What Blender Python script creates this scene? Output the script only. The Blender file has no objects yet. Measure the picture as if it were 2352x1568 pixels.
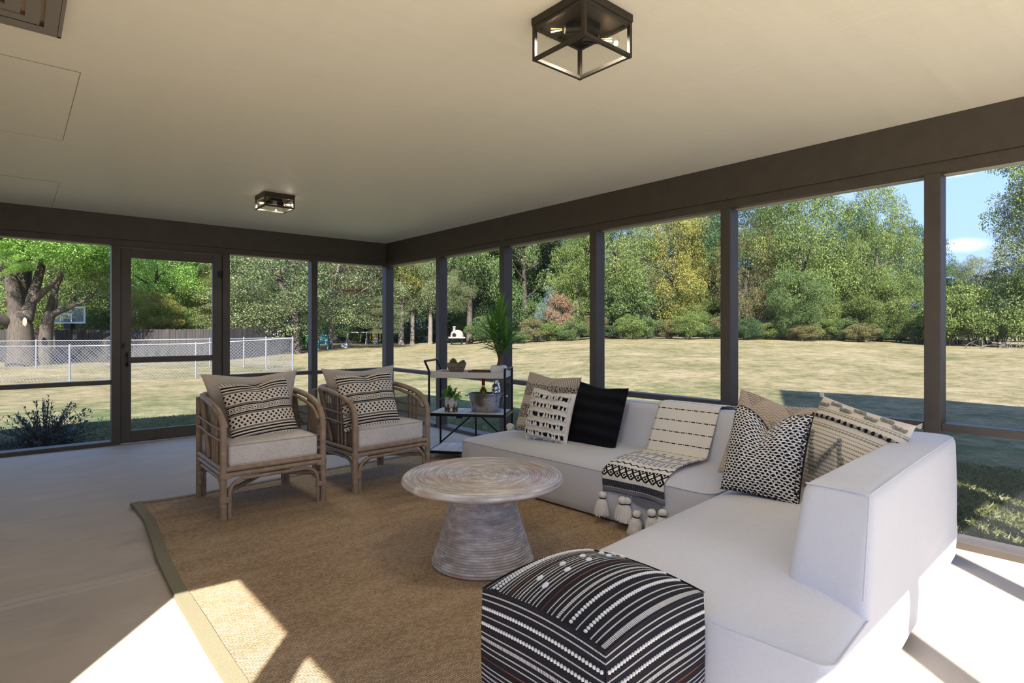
import bpy, bmesh, math, random
import numpy as np
from mathutils import Vector, Matrix, Euler

PI = math.pi
R = math.radians
scene = bpy.context.scene
col = scene.collection
random.seed(7)
rng = np.random.default_rng(11)

# ------------------------------------------------------------------ camera
cam_d = bpy.data.cameras.new('camera')
cam_o = bpy.data.objects.new('camera', cam_d)
col.objects.link(cam_o)
cam_d.sensor_width = 36.0
cam_d.lens = 36.0 * 1330.0 / 2352.0
cam_d.shift_y = -27.0 / 2352.0
cam_d.clip_end = 500
CAM_YAW = math.atan((1176.0 - 30.0) / 1330.0)
cam_o.location = (0, 0, 1.22)
cam_o.rotation_euler = (PI / 2, 0, -CAM_YAW)
scene.camera = cam_o

# ------------------------------------------------------------------ exposure, sky, sun
scene.view_settings.view_transform = 'Standard'
scene.view_settings.look = 'None'
scene.view_settings.exposure = 1.9
scene.view_settings.gamma = 1.0
scene.view_settings.use_curve_mapping = False
cy = scene.cycles
cy.max_bounces = 10
cy.diffuse_bounces = 6
cy.glossy_bounces = 4
cy.transmission_bounces = 8
cy.transparent_max_bounces = 16
cy.caustics_reflective = False
cy.caustics_refractive = False
cy.sample_clamp_indirect = 8.0
cy.use_denoising = True
cy.use_adaptive_sampling = True
cy.adaptive_threshold = 0.02

SUN_EL = R(39.0)
SUN_H = (-0.636, -0.772)
sun_d = bpy.data.lights.new('sun', 'SUN')
sun_d.energy = 5.0
sun_d.angle = R(0.53)
sun_d.color = (1.0, 0.95, 0.86)
sun_o = bpy.data.objects.new('sun', sun_d)
col.objects.link(sun_o)
_sd = Vector((SUN_H[0] * math.cos(SUN_EL), SUN_H[1] * math.cos(SUN_EL), math.sin(SUN_EL)))
sun_o.rotation_euler = _sd.to_track_quat('Z', 'Y').to_euler()
sun_o.location = (-6, -8, 12)


# ------------------------------------------------------------------ node helpers
class NT:
    def __init__(s, tree):
        s.t = tree

    def n(s, typ, ins=None, **kw):
        nd = s.t.nodes.new(typ)
        for k, v in kw.items():
            setattr(nd, k, v)
        if ins:
            for k, v in ins.items():
                s.put(nd.inputs[k], v)
        return nd

    def put(s, sock, v):
        if isinstance(v, bpy.types.NodeSocket):
            s.t.links.new(v, sock)
        elif isinstance(v, (int, float)):
            if sock.type in ('RGBA',):
                sock.default_value = (v, v, v, 1)
            elif sock.type == 'VECTOR':
                sock.default_value = (v, v, v)
            else:
                sock.default_value = v
        else:
            v = tuple(v)
            if sock.type == 'RGBA' and len(v) == 3:
                v = v + (1,)
            sock.default_value = v

    def m(s, op, a, b=0.0, c=0.0):
        nd = s.t.nodes.new('ShaderNodeMath')
        nd.operation = op
        s.put(nd.inputs[0], a)
        s.put(nd.inputs[1], b)
        s.put(nd.inputs[2], c)
        return nd.outputs[0]

    def add(s, a, b): return s.m('ADD', a, b)
    def sub(s, a, b): return s.m('SUBTRACT', a, b)
    def mul(s, a, b): return s.m('MULTIPLY', a, b)
    def lt(s, a, b): return s.m('LESS_THAN', a, b)
    def gt(s, a, b): return s.m('GREATER_THAN', a, b)
    def mx(s, a, b): return s.m('MAXIMUM', a, b)
    def mn(s, a, b): return s.m('MINIMUM', a, b)
    def fr(s, a): return s.m('FRACT', a)
    def ab(s, a): return s.m('ABSOLUTE', a)
    def band(s, x, a, b): return s.mul(s.gt(x, a), s.lt(x, b))

    def mix(s, f, a, b):
        nd = s.t.nodes.new('ShaderNodeMix')
        nd.data_type = 'RGBA'
        s.put(nd.inputs[0], f)
        s.put(nd.inputs[6], a)
        s.put(nd.inputs[7], b)
        return nd.outputs[2]

    def xyz(s, v):
        nd = s.n('ShaderNodeSeparateXYZ', {0: v})
        return nd.outputs[0], nd.outputs[1], nd.outputs[2]

    def comb(s, x, y, z=0.0):
        return s.n('ShaderNodeCombineXYZ', {0: x, 1: y, 2: z}).outputs[0]

    def noise(s, vec, scale, detail=3.0, rough=0.5, dist=0.0):
        nd = s.n('ShaderNodeTexNoise', {'Vector': vec, 'Scale': scale, 'Detail': detail, 'Roughness': rough, 'Distortion': dist})
        return nd.outputs[0]

    def vscale(s, v, xyz):
        return s.n('ShaderNodeVectorMath', {0: v, 1: xyz}, operation='MULTIPLY').outputs[0]

    def ramp(s, f, stops, interp='LINEAR'):
        nd = s.t.nodes.new('ShaderNodeValToRGB')
        cr = nd.color_ramp
        cr.interpolation = interp
        while len(cr.elements) < len(stops):
            cr.elements.new(0.5)
        for e, (p, c) in zip(cr.elements, stops):
            e.position = p
        for e, (p, c) in zip(cr.elements, stops):
            e.color = (c, c, c, 1) if isinstance(c, (int, float)) else tuple(c) + ((1,) if len(c) == 3 else ())
        s.put(nd.inputs[0], f)
        return nd.outputs[0]

    def bump(s, h, strength=0.3, dist=0.01):
        return s.n('ShaderNodeBump', {'Height': h, 'Strength': strength, 'Distance': dist}).outputs[0]

    def coord(s, which='Object'):
        return s.n('ShaderNodeTexCoord').outputs[which]


def newmat(name, base=(.5, .5, .5), rough=0.6, metal=0.0, spec=0.4):
    mt = bpy.data.materials.new(name)
    mt.use_nodes = True
    nt = mt.node_tree
    nt.nodes.clear()
    h = NT(nt)
    out = h.n('ShaderNodeOutputMaterial')
    b = h.n('ShaderNodeBsdfPrincipled')
    h.put(b.inputs['Base Color'], base)
    b.inputs['Roughness'].default_value = rough
    b.inputs['Metallic'].default_value = metal
    b.inputs['Specular IOR Level'].default_value = spec
    nt.links.new(b.outputs[0], out.inputs[0])
    return mt, h, b, out


MATS = {}


def simple(name, base, rough=0.6, metal=0.0, spec=0.4, nscale=None, namt=0.12, bump=0.0, stretch=(1, 1, 1)):
    mt, h, b, out = newmat(name, base, rough, metal, spec)
    if nscale:
        v = h.vscale(h.coord('Object'), stretch)
        nz = h.noise(v, nscale, 4, 0.6)
        lo = tuple(max(0, c * (1 - namt)) for c in base)
        hi = tuple(min(1, c * (1 + namt)) for c in base)
        h.put(b.inputs['Base Color'], h.ramp(nz, [(0.3, lo), (0.7, hi)]))
        if bump:
            h.put(b.inputs['Normal'], h.bump(nz, bump, 0.004))
    MATS[name] = mt
    return mt


# ------------------------------------------------------------------ world
world = bpy.data.worlds.new('sky')
scene.world = world
world.use_nodes = True
wt = world.node_tree
wt.nodes.clear()
w = NT(wt)
wo = w.n('ShaderNodeOutputWorld')
bg = w.n('ShaderNodeBackground')
wd = w.coord('Generated')
wx, wy, wz = w.xyz(wd)
el = w.mx(wz, 0.0)
skyc = w.ramp(el, [(0.0, (.36, .50, .80)), (0.10, (.27, .41, .78)), (0.28, (.24, .38, .74)), (0.6, (.20, .34, .68)), (1.0, (.16, .28, .60))])
den = w.add(el, 0.22)
cv = w.comb(w.m('DIVIDE', wx, den), w.m('DIVIDE', wy, den), 0.0)
cn = w.noise(cv, 1.15, 6, 0.55)
cmask = w.ramp(cn, [(0.60, 0.0), (0.78, 1.0)])
skyc2 = w.mix(w.mul(cmask, 0.85), skyc, (.60, .62, .68))


def cloud(px, py, sx, sy):
    u = (px - 1176) / 1330.0
    v = -(py - 757) / 1330.0
    fx, fy = math.sin(CAM_YAW), math.cos(CAM_YAW)
    d = Vector((fx + u * fy, fy - u * fx, v)).normalized()
    side = Vector((d.y, -d.x, 0)).normalized()
    a = w.n('ShaderNodeVectorMath', {0: wd, 1: tuple(d)}, operation='SUBTRACT').outputs[0]
    sxv = w.n('ShaderNodeVectorMath', {0: a, 1: tuple(side)}, operation='DOT_PRODUCT').outputs['Value']
    szv = w.sub(wz, d.z)
    r2 = w.add(w.m('POWER', w.m('DIVIDE', sxv, sx), 2.0), w.m('POWER', w.m('DIVIDE', szv, sy), 2.0))
    nz = w.noise(wd, 30.0, 5, 0.6)
    return w.ramp(w.add(r2, w.mul(w.sub(nz, 0.5), 1.6)), [(0.25, 1.0), (1.0, 0.0)])


cl1 = cloud(2212, 563, 0.030, 0.011)
cl2 = cloud(2185, 392, 0.034, 0.010)
skyc3 = w.mix(w.mul(w.mx(cl1, cl2), 0.55), skyc2, (.62, .64, .68))
wt.links.new(skyc3, bg.inputs[0])
bg.inputs[1].default_value = 0.62
wt.links.new(bg.outputs[0], wo.inputs[0])


# ------------------------------------------------------------------ mesh helpers
class MB:
    """Collects vertices and faces for ONE mesh object."""

    def __init__(s):
        s.v, s.f, s.uv, s.smooth = [], [], {}, []

    def _add(s, verts, faces, smooth=False, uvs=None):
        o = len(s.v)
        s.v.extend([tuple(p) for p in verts])
        for k, f in enumerate(faces):
            if uvs is not None:
                s.uv[len(s.f)] = [uvs[i] for i in f]
            s.f.append(tuple(i + o for i in f))
            s.smooth.append(smooth)
        return s

    def box(s, c, size, rot=None):
        hx, hy, hz = size[0] / 2, size[1] / 2, size[2] / 2
        vs = [Vector((x * hx, y * hy, z * hz)) for z in (-1, 1) for y in (-1, 1) for x in (-1, 1)]
        if rot is not None:
            vs = [rot @ p for p in vs]
        c = Vector(c)
        fs = [(0, 2, 3, 1), (4, 5, 7, 6), (0, 1, 5, 4), (2, 6, 7, 3), (0, 4, 6, 2), (1, 3, 7, 5)]
        return s._add([p + c for p in vs], fs)

    def bx(s, x0, x1, y0, y1, z0, z1):
        return s.box(((x0 + x1) / 2, (y0 + y1) / 2, (z0 + z1) / 2), (x1 - x0, y1 - y0, z1 - z0))

    def bar(s, p, q, wd, ht, up=(0, 0, 1)):
        p, q = Vector(p), Vector(q)
        d = (q - p)
        L = d.length
        z = d.normalized()
        x = Vector(up).cross(z)
        if x.length < 1e-4:
            x = Vector((1, 0, 0)).cross(z)
        x.normalize()
        y = z.cross(x)
        m = Matrix((x, y, z)).transposed()
        return s.box((p + q) / 2, (wd, ht, L), m)

    def tube(s, pts, r, seg=8, cap=True, closed=False, smooth=True):
        pts = [Vector(p) for p in pts]
        n = len(pts)
        rs = r if isinstance(r, (list, tuple)) else [r] * n
        tang = []
        for i in range(n):
            if closed:
                t = pts[(i + 1) % n] - pts[i - 1]
            else:
                t = pts[min(i + 1, n - 1)] - pts[max(i - 1, 0)]
            if t.length < 1e-9:
                t = Vector((0, 0, 1))
            tang.append(t.normalized())
        a = Vector((0, 0, 1)) if abs(tang[0].z) < 0.9 else Vector((1, 0, 0))
        nrm = (a - tang[0] * a.dot(tang[0])).normalized()
        vs = []
        for i in range(n):
            nrm = nrm - tang[i] * nrm.dot(tang[i])
            if nrm.length < 1e-6:
                nrm = tang[i].orthogonal()
            nrm.normalize()
            b = tang[i].cross(nrm)
            for k in range(seg):
                an = 2 * PI * k / seg
                vs.append(pts[i] + (nrm * math.cos(an) + b * math.sin(an)) * rs[i])
        fs = []
        m = n if closed else n - 1
        for i in range(m):
            j = (i + 1) % n
            for k in range(seg):
                k2 = (k + 1) % seg
                fs.append((i * seg + k, i * seg + k2, j * seg + k2, j * seg + k))
        s._add(vs, fs, smooth)
        if cap and not closed:
            s._add(vs[:seg], [tuple(range(seg))[::-1]])
            s._add(vs[-seg:], [tuple(range(seg))])
        return s

    def lathe(s, prof, seg=32, c=(0, 0, 0), sx=1.0, sy=1.0, smooth=True, closed_ends=True):
        vs, fs = [], []
        n = len(prof)
        for (r, z) in prof:
            for k in range(seg):
                a = 2 * PI * k / seg
                vs.append((c[0] + r * math.cos(a) * sx, c[1] + r * math.sin(a) * sy, c[2] + z))
        for i in range(n - 1):
            for k in range(seg):
                k2 = (k + 1) % seg
                fs.append((i * seg + k, i * seg + k2, (i + 1) * seg + k2, (i + 1) * seg + k))
        s._add(vs, fs, smooth)
        if closed_ends:
            if prof[0][0] > 1e-5:
                s._add(vs[:seg], [tuple(range(seg))[::-1]])
            if prof[-1][0] > 1e-5:
                s._add(vs[-seg:], [tuple(range(seg))])
        return s

    def ball(s, c, r, seg=10, rings=6, sc=(1, 1, 1)):
        prof = []
        for i in range(rings + 1):
            a = -PI / 2 + PI * i / rings
            prof.append((max(1e-6, r * math.cos(a)), r * math.sin(a) * sc[2]))
        return s.lathe(prof, seg, c, sc[0], sc[1])

    def grid(s, fn, nu, nv, smooth=True, uvfn=None, flip=False):
        vs, uvs, fs = [], [], []
        for j in range(nv + 1):
            for i in range(nu + 1):
                u, v = i / nu, j / nv
                vs.append(fn(u, v))
                uvs.append(uvfn(u, v) if uvfn else (u, v))
        for j in range(nv):
            for i in range(nu):
                a = j * (nu + 1) + i
                f = (a, a + 1, a + nu + 2, a + nu + 1)
                fs.append(f[::-1] if flip else f)
        return s._add(vs, fs, smooth, uvs)

    def prism(s, poly, z0, z1):
        n = len(poly)
        vs = [(x, y, z0) for x, y in poly] + [(x, y, z1) for x, y in poly]
        fs = [tuple(range(n))[::-1], tuple(range(n, 2 * n))]
        for i in range(n):
            j = (i + 1) % n
            fs.append((i, j, n + j, n + i))
        return s._add(vs, fs)

    def rbox(s, c, size, r, n=8, deform=None, rot=None):
        """rounded box: grid cube pushed to a rounded-box surface"""
        hx, hy, hz = [d / 2 for d in size]
        r = min(r, hx, hy, hz)
        inner = Vector((hx - r, hy - r, hz - r))
        c = Vector(c)

        def axis(n, h):
            # dense near the rounded ends
            k = 4
            a = [-h + r * (1 - math.cos(PI / 2 * i / k)) for i in range(k + 1)]
            mid = [(-h + r) + (2 * h - 2 * r) * i / n for i in range(1, n)]
            b = [-q for q in a[::-1]]
            return a + mid + b
        ax = [axis(n, hx), axis(n, hy), axis(n, hz)]
        vs, fs, idx = [], [], {}

        def vid(p):
            key = (round(p[0], 6), round(p[1], 6), round(p[2], 6))
            if key not in idx:
                q = Vector(p)
                cl = Vector((max(-inner.x, min(inner.x, q.x)), max(-inner.y, min(inner.y, q.y)), max(-inner.z, min(inner.z, q.z))))
                d = q - cl
                if d.length > 1e-9:
                    # map the cube corner region to the sphere
                    mm = max(abs(d.x), abs(d.y), abs(d.z))
                    q = cl + d.normalized() * mm if mm >= r - 1e-6 else cl + d
                if deform:
                    q = Vector(deform(q))
                if rot is not None:
                    q = rot @ q
                idx[key] = len(vs)
                vs.append(q + c)
            return idx[key]
        H = (hx, hy, hz)
        for d in range(3):
            e, g = (d + 1) % 3, (d + 2) % 3
            for sgn in (-1, 1):
                for i in range(len(ax[e]) - 1):
                    for j in range(len(ax[g]) - 1):
                        q = []
                        for (ii, jj) in ((i, j), (i + 1, j), (i + 1, j + 1), (i, j + 1)):
                            p = [0, 0, 0]
                            p[d] = sgn * H[d]
                            p[e] = ax[e][ii]
                            p[g] = ax[g][jj]
                            q.append(vid(p))
                        fs.append(tuple(q) if sgn > 0 else tuple(q[::-1]))
        return s._add(vs, fs, True)

    def mesh(s, name, mat=None):
        me = bpy.data.meshes.new(name)
        me.from_pydata(s.v, [], s.f)
        me.polygons.foreach_set('use_smooth', s.smooth)
        if s.uv:
            ul = me.uv_layers.new(name='UVMap')
            data = np.zeros(len(me.loops) * 2, dtype=np.float32)
            k = 0
            for fi, f in enumerate(s.f):
                q = s.uv.get(fi)
                for j in range(len(f)):
                    if q:
                        data[k], data[k + 1] = q[j][0], q[j][1]
                    k += 2
            ul.data.foreach_set('uv', data)
        if mat is not None:
            me.materials.append(MATS[mat] if isinstance(mat, str) else mat)
        me.update()
        return me

    def build(s, name, mat, parent=None, loc=(0, 0, 0), rot=(0, 0, 0), bevel=0.0):
        o = bpy.data.objects.new(name, s.mesh(name, mat))
        col.objects.link(o)
        o.location = loc
        o.rotation_euler = rot
        if parent is not None:
            o.parent = parent
        if bevel:
            bm = o.modifiers.new('bevel', 'BEVEL')
            bm.width = bevel
            bm.segments = 2
            bm.limit_method = 'ANGLE'
            bm.angle_limit = R(40)
        return o


def link_mesh(name, me, parent=None, loc=(0, 0, 0), rot=(0, 0, 0), scale=(1, 1, 1)):
    o = bpy.data.objects.new(name, me)
    col.objects.link(o)
    o.location, o.rotation_euler, o.scale = loc, rot, scale
    if parent is not None:
        o.parent = parent
    return o


def tag(o, label, cat, group=None, kind=None):
    o['label'] = label
    o['category'] = cat
    if group:
        o['group'] = group
    if kind:
        o['kind'] = kind
    return o


def thing(name, label, cat, loc=(0, 0, 0), rz=0.0, group=None):
    o = bpy.data.objects.new(name, None)
    o.empty_display_size = 0.1
    col.objects.link(o)
    o.location = loc
    o.rotation_euler = (0, 0, rz)
    return tag(o, label, cat, group)


def struct(name, loc=(0, 0, 0), rz=0.0):
    o = bpy.data.objects.new(name, None)
    o.empty_display_size = 0.1
    col.objects.link(o)
    o.location = loc
    o.rotation_euler = (0, 0, rz)
    o['kind'] = 'structure'
    return o


def stuff(o):
    o['kind'] = 'stuff'
    return o


def copy_tree(o, parent=None):
    c = o.copy()
    col.objects.link(c)
    if parent is not None:
        c.parent = parent
    for ch in list(o.children):
        copy_tree(ch, c)
    return c


def bez(p0, p1, p2, p3, n=10):
    p0, p1, p2, p3 = map(Vector, (p0, p1, p2, p3))
    out = []
    for i in range(n + 1):
        t = i / n
        out.append(p0 * (1 - t) ** 3 + p1 * 3 * t * (1 - t) ** 2 + p2 * 3 * t * t * (1 - t) + p3 * t ** 3)
    return out


def polyround(pts, r, n=5):
    """polyline with rounded corners"""
    pts = [Vector(p) for p in pts]
    out = [pts[0]]
    for i in range(1, len(pts) - 1):
        a, b, c = pts[i - 1], pts[i], pts[i + 1]
        d1, d2 = (a - b), (c - b)
        rr = min(r, d1.length * .49, d2.length * .49)
        s1, s2 = b + d1.normalized() * rr, b + d2.normalized() * rr
        for k in range(n + 1):
            t = k / n
            out.append(s1 * (1 - t) ** 2 + b * 2 * t * (1 - t) + s2 * t * t)
    out.append(pts[-1])
    return out


# ------------------------------------------------------------------ materials for the porch shell
simple('frame_paint', (.084, .069, .056), .5, nscale=9, namt=.10, bump=.05)
simple('soffit_cream', (.62, .56, .44), .6)
simple('black_metal', (.012, .012, .013), .4, 0.3)
simple('dark_steel', (.03, .028, .026), .35, 0.8)
simple('siding', (.62, .58, .50), .7)
simple('shingle', (.10, .095, .09), .9, nscale=20, namt=.3)


def mat_concrete():
    mt, h, b, o = newmat('concrete', rough=.62, spec=.35)
    c = h.coord('Object')
    n1 = h.noise(h.vscale(c, (1, 1.6, 1)), 1.1, 5, .6, 1.8)
    n2 = h.noise(c, 14, 4, .7)
    n3 = h.noise(h.vscale(c, (.6, 2.6, 1)), 1.7, 5, .65, 3.0)
    base = h.ramp(n1, [(.3, (.40, .335, .26)), (.5, (.46, .395, .32)), (.7, (.52, .465, .395))])
    base = h.mix(h.mul(h.ramp(n3, [(.45, 0), (.7, 1)]), .16), base, (.60, .56, .50))
    base = h.mix(h.mul(n2, .16), base, (.38, .34, .29))
    # trowelled bands either side of the joint, then small dark drip spots near the right wall
    x, y, z = h.xyz(c)
    bnd = h.lt(h.ab(h.sub(y, 3.41)), h.add(.062, h.mul(h.sub(n1, .5), .02)))
    base = h.mix(h.mul(bnd, .35), base, (.60, .53, .44))
    sp = h.n('ShaderNodeTexVoronoi', {'Vector': c, 'Scale': 11.0, 'Randomness': 1.0})
    spot = h.lt(sp.outputs['Distance'], h.mul(h.sub(h.noise(c, 3.0, 2), .42), .55))
    reg = h.mul(h.band(x, 2.75, 3.3), h.band(y, .2, .6))
    base = h.mix(h.mul(h.mul(spot, reg), .6), base, (.16, .13, .11))
    h.put(b.inputs['Base Color'], base)
    h.put(b.inputs['Roughness'], h.ramp(n1, [(.3, .5), (.7, .72)]))
    h.put(b.inputs['Normal'], h.bump(h.add(h.mul(n2, .5), n3), .12, .004))
    MATS['concrete'] = mt


def mat_ceiling():
    mt, h, b, o = newmat('ceiling_paint', rough=.5, spec=.35)
    c = h.coord('Object')
    n1 = h.noise(h.vscale(c, (.5, 9, 1)), 2.2, 5, .65, .4)
    n2 = h.noise(h.vscale(c, (6, .6, 1)), 2.2, 4, .6, .3)
    n3 = h.noise(c, 60, 2, .5)
    h.put(b.inputs['Base Color'], h.ramp(h.add(h.mul(n1, .6), h.mul(n2, .4)), [(.3, (.90, .84, .69)), (.7, (.94, .885, .75))]))
    hh = h.add(h.add(h.mul(n1, 1.0), h.mul(n2, .5)), h.mul(n3, .06))
    h.put(b.inputs['Normal'], h.bump(hh, .22, .012))
    h.put(b.inputs['Roughness'], h.ramp(n1, [(.3, .42), (.7, .62)]))
    MATS['ceiling_paint'] = mt


def mat_screen():
    mt = bpy.data.materials.new('insect_screen')
    mt.use_nodes = True
    mt.node_tree.nodes.clear()
    h = NT(mt.node_tree)
    out = h.n('ShaderNodeOutputMaterial')
    tr = h.n('ShaderNodeBsdfTransparent')
    df = h.n('ShaderNodeBsdfDiffuse', {'Color': (.33, .34, .36)})
    mx = h.n('ShaderNodeMixShader')
    mx.inputs[0].default_value = 0.07
    mt.node_tree.links.new(tr.outputs[0], mx.inputs[1])
    mt.node_tree.links.new(df.outputs[0], mx.inputs[2])
    mt.node_tree.links.new(mx.outputs[0], out.inputs[0])
    MATS['insect_screen'] = mt


def mat_glass(name, tint=(1, 1, 1), refl=1.0):
    mt = bpy.data.materials.new(name)
    mt.use_nodes = True
    mt.node_tree.nodes.clear()
    h = NT(mt.node_tree)
    out = h.n('ShaderNodeOutputMaterial')
    tr = h.n('ShaderNodeBsdfTransparent', {'Color': tint})
    gl = h.n('ShaderNodeBsdfGlossy', {'Color': (1, 1, 1), 'Roughness': .03})
    ge = h.n('ShaderNodeNewGeometry')
    dt = h.n('ShaderNodeVectorMath', {0: ge.outputs['Normal'], 1: ge.outputs['Incoming']}, operation='DOT_PRODUCT').outputs['Value']
    mx = h.n('ShaderNodeMixShader')
    h.put(mx.inputs[0], h.mul(h.add(.045, h.mul(.9, h.m('POWER', h.sub(1.0, h.ab(dt)), 5.0))), refl))
    mt.node_tree.links.new(tr.outputs[0], mx.inputs[1])
    mt.node_tree.links.new(gl.outputs[0], mx.inputs[2])
    mt.node_tree.links.new(mx.outputs[0], out.inputs[0])
    MATS[name] = mt


mat_concrete()
mat_ceiling()
mat_screen()
mat_glass('clear_glass', (.97, .97, .95))
mat_glass('lantern_glass', (.97, .97, .95), .4)

# ------------------------------------------------------------------ porch shell
XR = 4.0     # inner face of the right wall
YB = 7.37    # inner face of the back wall
XL, YF = -0.69, -0.98
CZ = 2.435   # ceiling
HB = 2.118   # underside of headers
PD = 0.12    # post depth
PW = 0.08

# floor slabs with recessed joints
floor = struct('floor')
g = 0.005
for (x0, x1) in ((XL - .25, 1.78), (1.78, XR + .16)):
    for (y0, y1) in ((YF - .25, 3.41), (3.41, YB + .18)):
        MB().bx(x0 + g, x1 - g, y0 + g, y1 - g, -.16, 0).build('slab', 'concrete', floor, bevel=.008)
MB().bx(XL - .2, XR + .12, YF - .2, YB + .15, -.17, -.022).build('joint_bed', simple('joint_dirt', (.12, .10, .08), .9), floor)

# ceiling with two raised plywood panels
ceiling = struct('ceiling')
MB().bx(XL - .1, XR + .1, YF - .1, YB + .1, CZ, CZ + .05).build('board', 'ceiling_paint', ceiling)
MB().bx(XL, .24, 3.405, 4.70, CZ - .0012, CZ + .002).build('panel', 'ceiling_paint', ceiling)
MB().bx(XL, .29, 6.06, YB, CZ - .0012, CZ + .002).build('panel', 'ceiling_paint', ceiling)
simple('seam_dark', (.30, .27, .21), .9)
sm = MB().bx(XL, .242, 3.402, 3.4055, CZ - .0016, CZ + .001).bx(.2395, .243, 3.402, 4.70, CZ - .0016, CZ + .001)
sm.bx(XL, .242, 4.6985, 4.7015, CZ - .0014, CZ + .001).bx(.2895, .2925, 6.06, YB, CZ - .0014, CZ + .001).bx(XL, .29, 6.0575, 6.0605, CZ - .0014, CZ + .001)
sm.build('panel_seam', 'seam_dark', ceiling)

RAIL0, RAIL1 = 0.642, 0.686


def screen_wall(name, axis, face, out, a0, a1, posts, gaps, rails, outer_to=None):
    """axis 'x': wall runs along X at y=face; 'y': wall runs along Y at x=face. out=+1/-1 outward sign."""
    t = struct(name)

    def bxx(u0, u1, d0, d1, z0, z1):
        lo, hi = face + out * d0, face + out * d1
        lo, hi = min(lo, hi), max(lo, hi)
        if axis == 'x':
            return MB().bx(u0, u1, lo, hi, z0, z1)
        return MB().bx(lo, hi, u0, u1, z0, z1)
    bxx(a0, a1, -.012, PD + .03, HB + .062, CZ + .002).build('beam', 'frame_paint', t, bevel=.003)
    bxx(a0, a1, 0, PD * .62, HB, HB + .062).build('header', 'frame_paint', t, bevel=.003)
    bxx(a0, a1, PD * .62, PD + .02, HB - .004, HB + .05).build('soffit_strip', 'soffit_cream', t)
    for p in posts:
        bxx(p - PW / 2, p + PW / 2, 0, PD, 0.0, HB).build('post', 'frame_paint', t, bevel=.004)
    for (u0, u1) in gaps:
        bxx(u0, u1, -.01, PD + .03, -.004, .042).build('sill', 'frame_paint', t, bevel=.004)
        if rails:
            bxx(u0, u1, .012, .10, RAIL0, RAIL1).build('rail', 'frame_paint', t, bevel=.003)
        spans = [(.042, RAIL0), (RAIL1, HB)] if rails else [(.042, HB)]
        for (z0, z1) in spans:
            d = face + out * PD * .72
            if axis == 'x':
                vs = [(u0, d, z0), (u1, d, z0), (u1, d, z1), (u0, d, z1)]
            else:
                vs = [(d, u0, z0), (d, u1, z0), (d, u1, z1), (d, u0, z1)]
            MB()._add(vs, [(0, 1, 2, 3)]).build('screen_mesh', 'insect_screen', t)
    return t


# right wall
rp = [-1.08, -.37, .945, 2.22, 3.515, 4.815, 6.06]
gaps = [(rp[i] + PW / 2, rp[i + 1] - PW / 2) for i in range(len(rp) - 1)] + [(6.10, YB)]
screen_wall('wall_right', 'y', XR, 1, YF, YB + PD + .03, rp, gaps, True)
# back wall with the door bay left open for the door
bp = [-.62, .826, 1.905, 2.968]
wb = screen_wall('wall_back', 'x', YB, 1, XL - .1, XR + PD + .03, bp, [(-.58, .786), (1.945, 2.928), (3.008, XR)], True)
MB().bx(XR, XR + PD, YB, YB + PD, 0, HB).build('post', 'frame_paint', wb, bevel=.004)
MB().bx(.866, 1.865, YB + .01, YB + PD, 2.10, HB).build('door_head', 'frame_paint', wb)
MB().bx(.866, 1.865, YB + .005, YB + PD + .03, -.004, .012).build('threshold', simple('threshold_metal', (.55, .55, .55), .35, .8), wb)
# front (south) wall behind the camera and the short screened bay on the left
fp = [XL - .04, .16, 1.218, 2.28, 3.20]
screen_wall('wall_front', 'x', YF, -1, XL - .15, XR + PD + .03, fp,
            [(fp[i] + PW / 2, fp[i + 1] - PW / 2) for i in range(4)] + [(3.24, XR)], False)
wl = screen_wall('wall_left', 'y', XL, -1, YF - .1, YB + .1, [.312, 1.53], [(YF, .272), (.352, 1.49)], False)
MB().bx(XL - .16, XL, 1.57, YB + .12, 0, CZ).build('house_wall', 'siding', wl)
# knee brace in the corner between header and end post
MB()._add([(XL - .03, .965, HB), (XL - .03, 1.495, HB - .53), (XL - .03, 1.495, HB), (XL - .09, .965, HB), (XL - .09, 1.495, HB - .53), (XL - .09, 1.495, HB)],
          [(0, 1, 2), (5, 4, 3), (0, 3, 4, 1), (1, 4, 5, 2), (2, 5, 3, 0)]).build('knee_brace', 'frame_paint', wl)
# porch roof with eaves, and the gabled house wing south-east of it (it shades the lawn)
rf = struct('roof')


def roof_part(x0, x1, y0, y1, apex):
    ym = 3.2
    MB()._add([(x0, y0, 2.62), (x1, y0, 2.62), (x1, y1, 2.62), (x0, y1, 2.62), (x0, y0, 2.70), (x1, y0, 2.70), (x1, y1, 2.70), (x0, y1, 2.70),
               (x0, max(y0 + .3, ym), apex), (x1 - (1.2 if x1 > 3 else 0), max(y0 + .3, ym), apex)],
              [(3, 2, 1, 0), (0, 1, 5, 4), (1, 2, 6, 5), (2, 3, 7, 6), (3, 0, 4, 8, 7), (4, 5, 9, 8), (5, 6, 9), (6, 7, 8, 9)]).build('roof_slab', 'shingle', rf)


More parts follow.
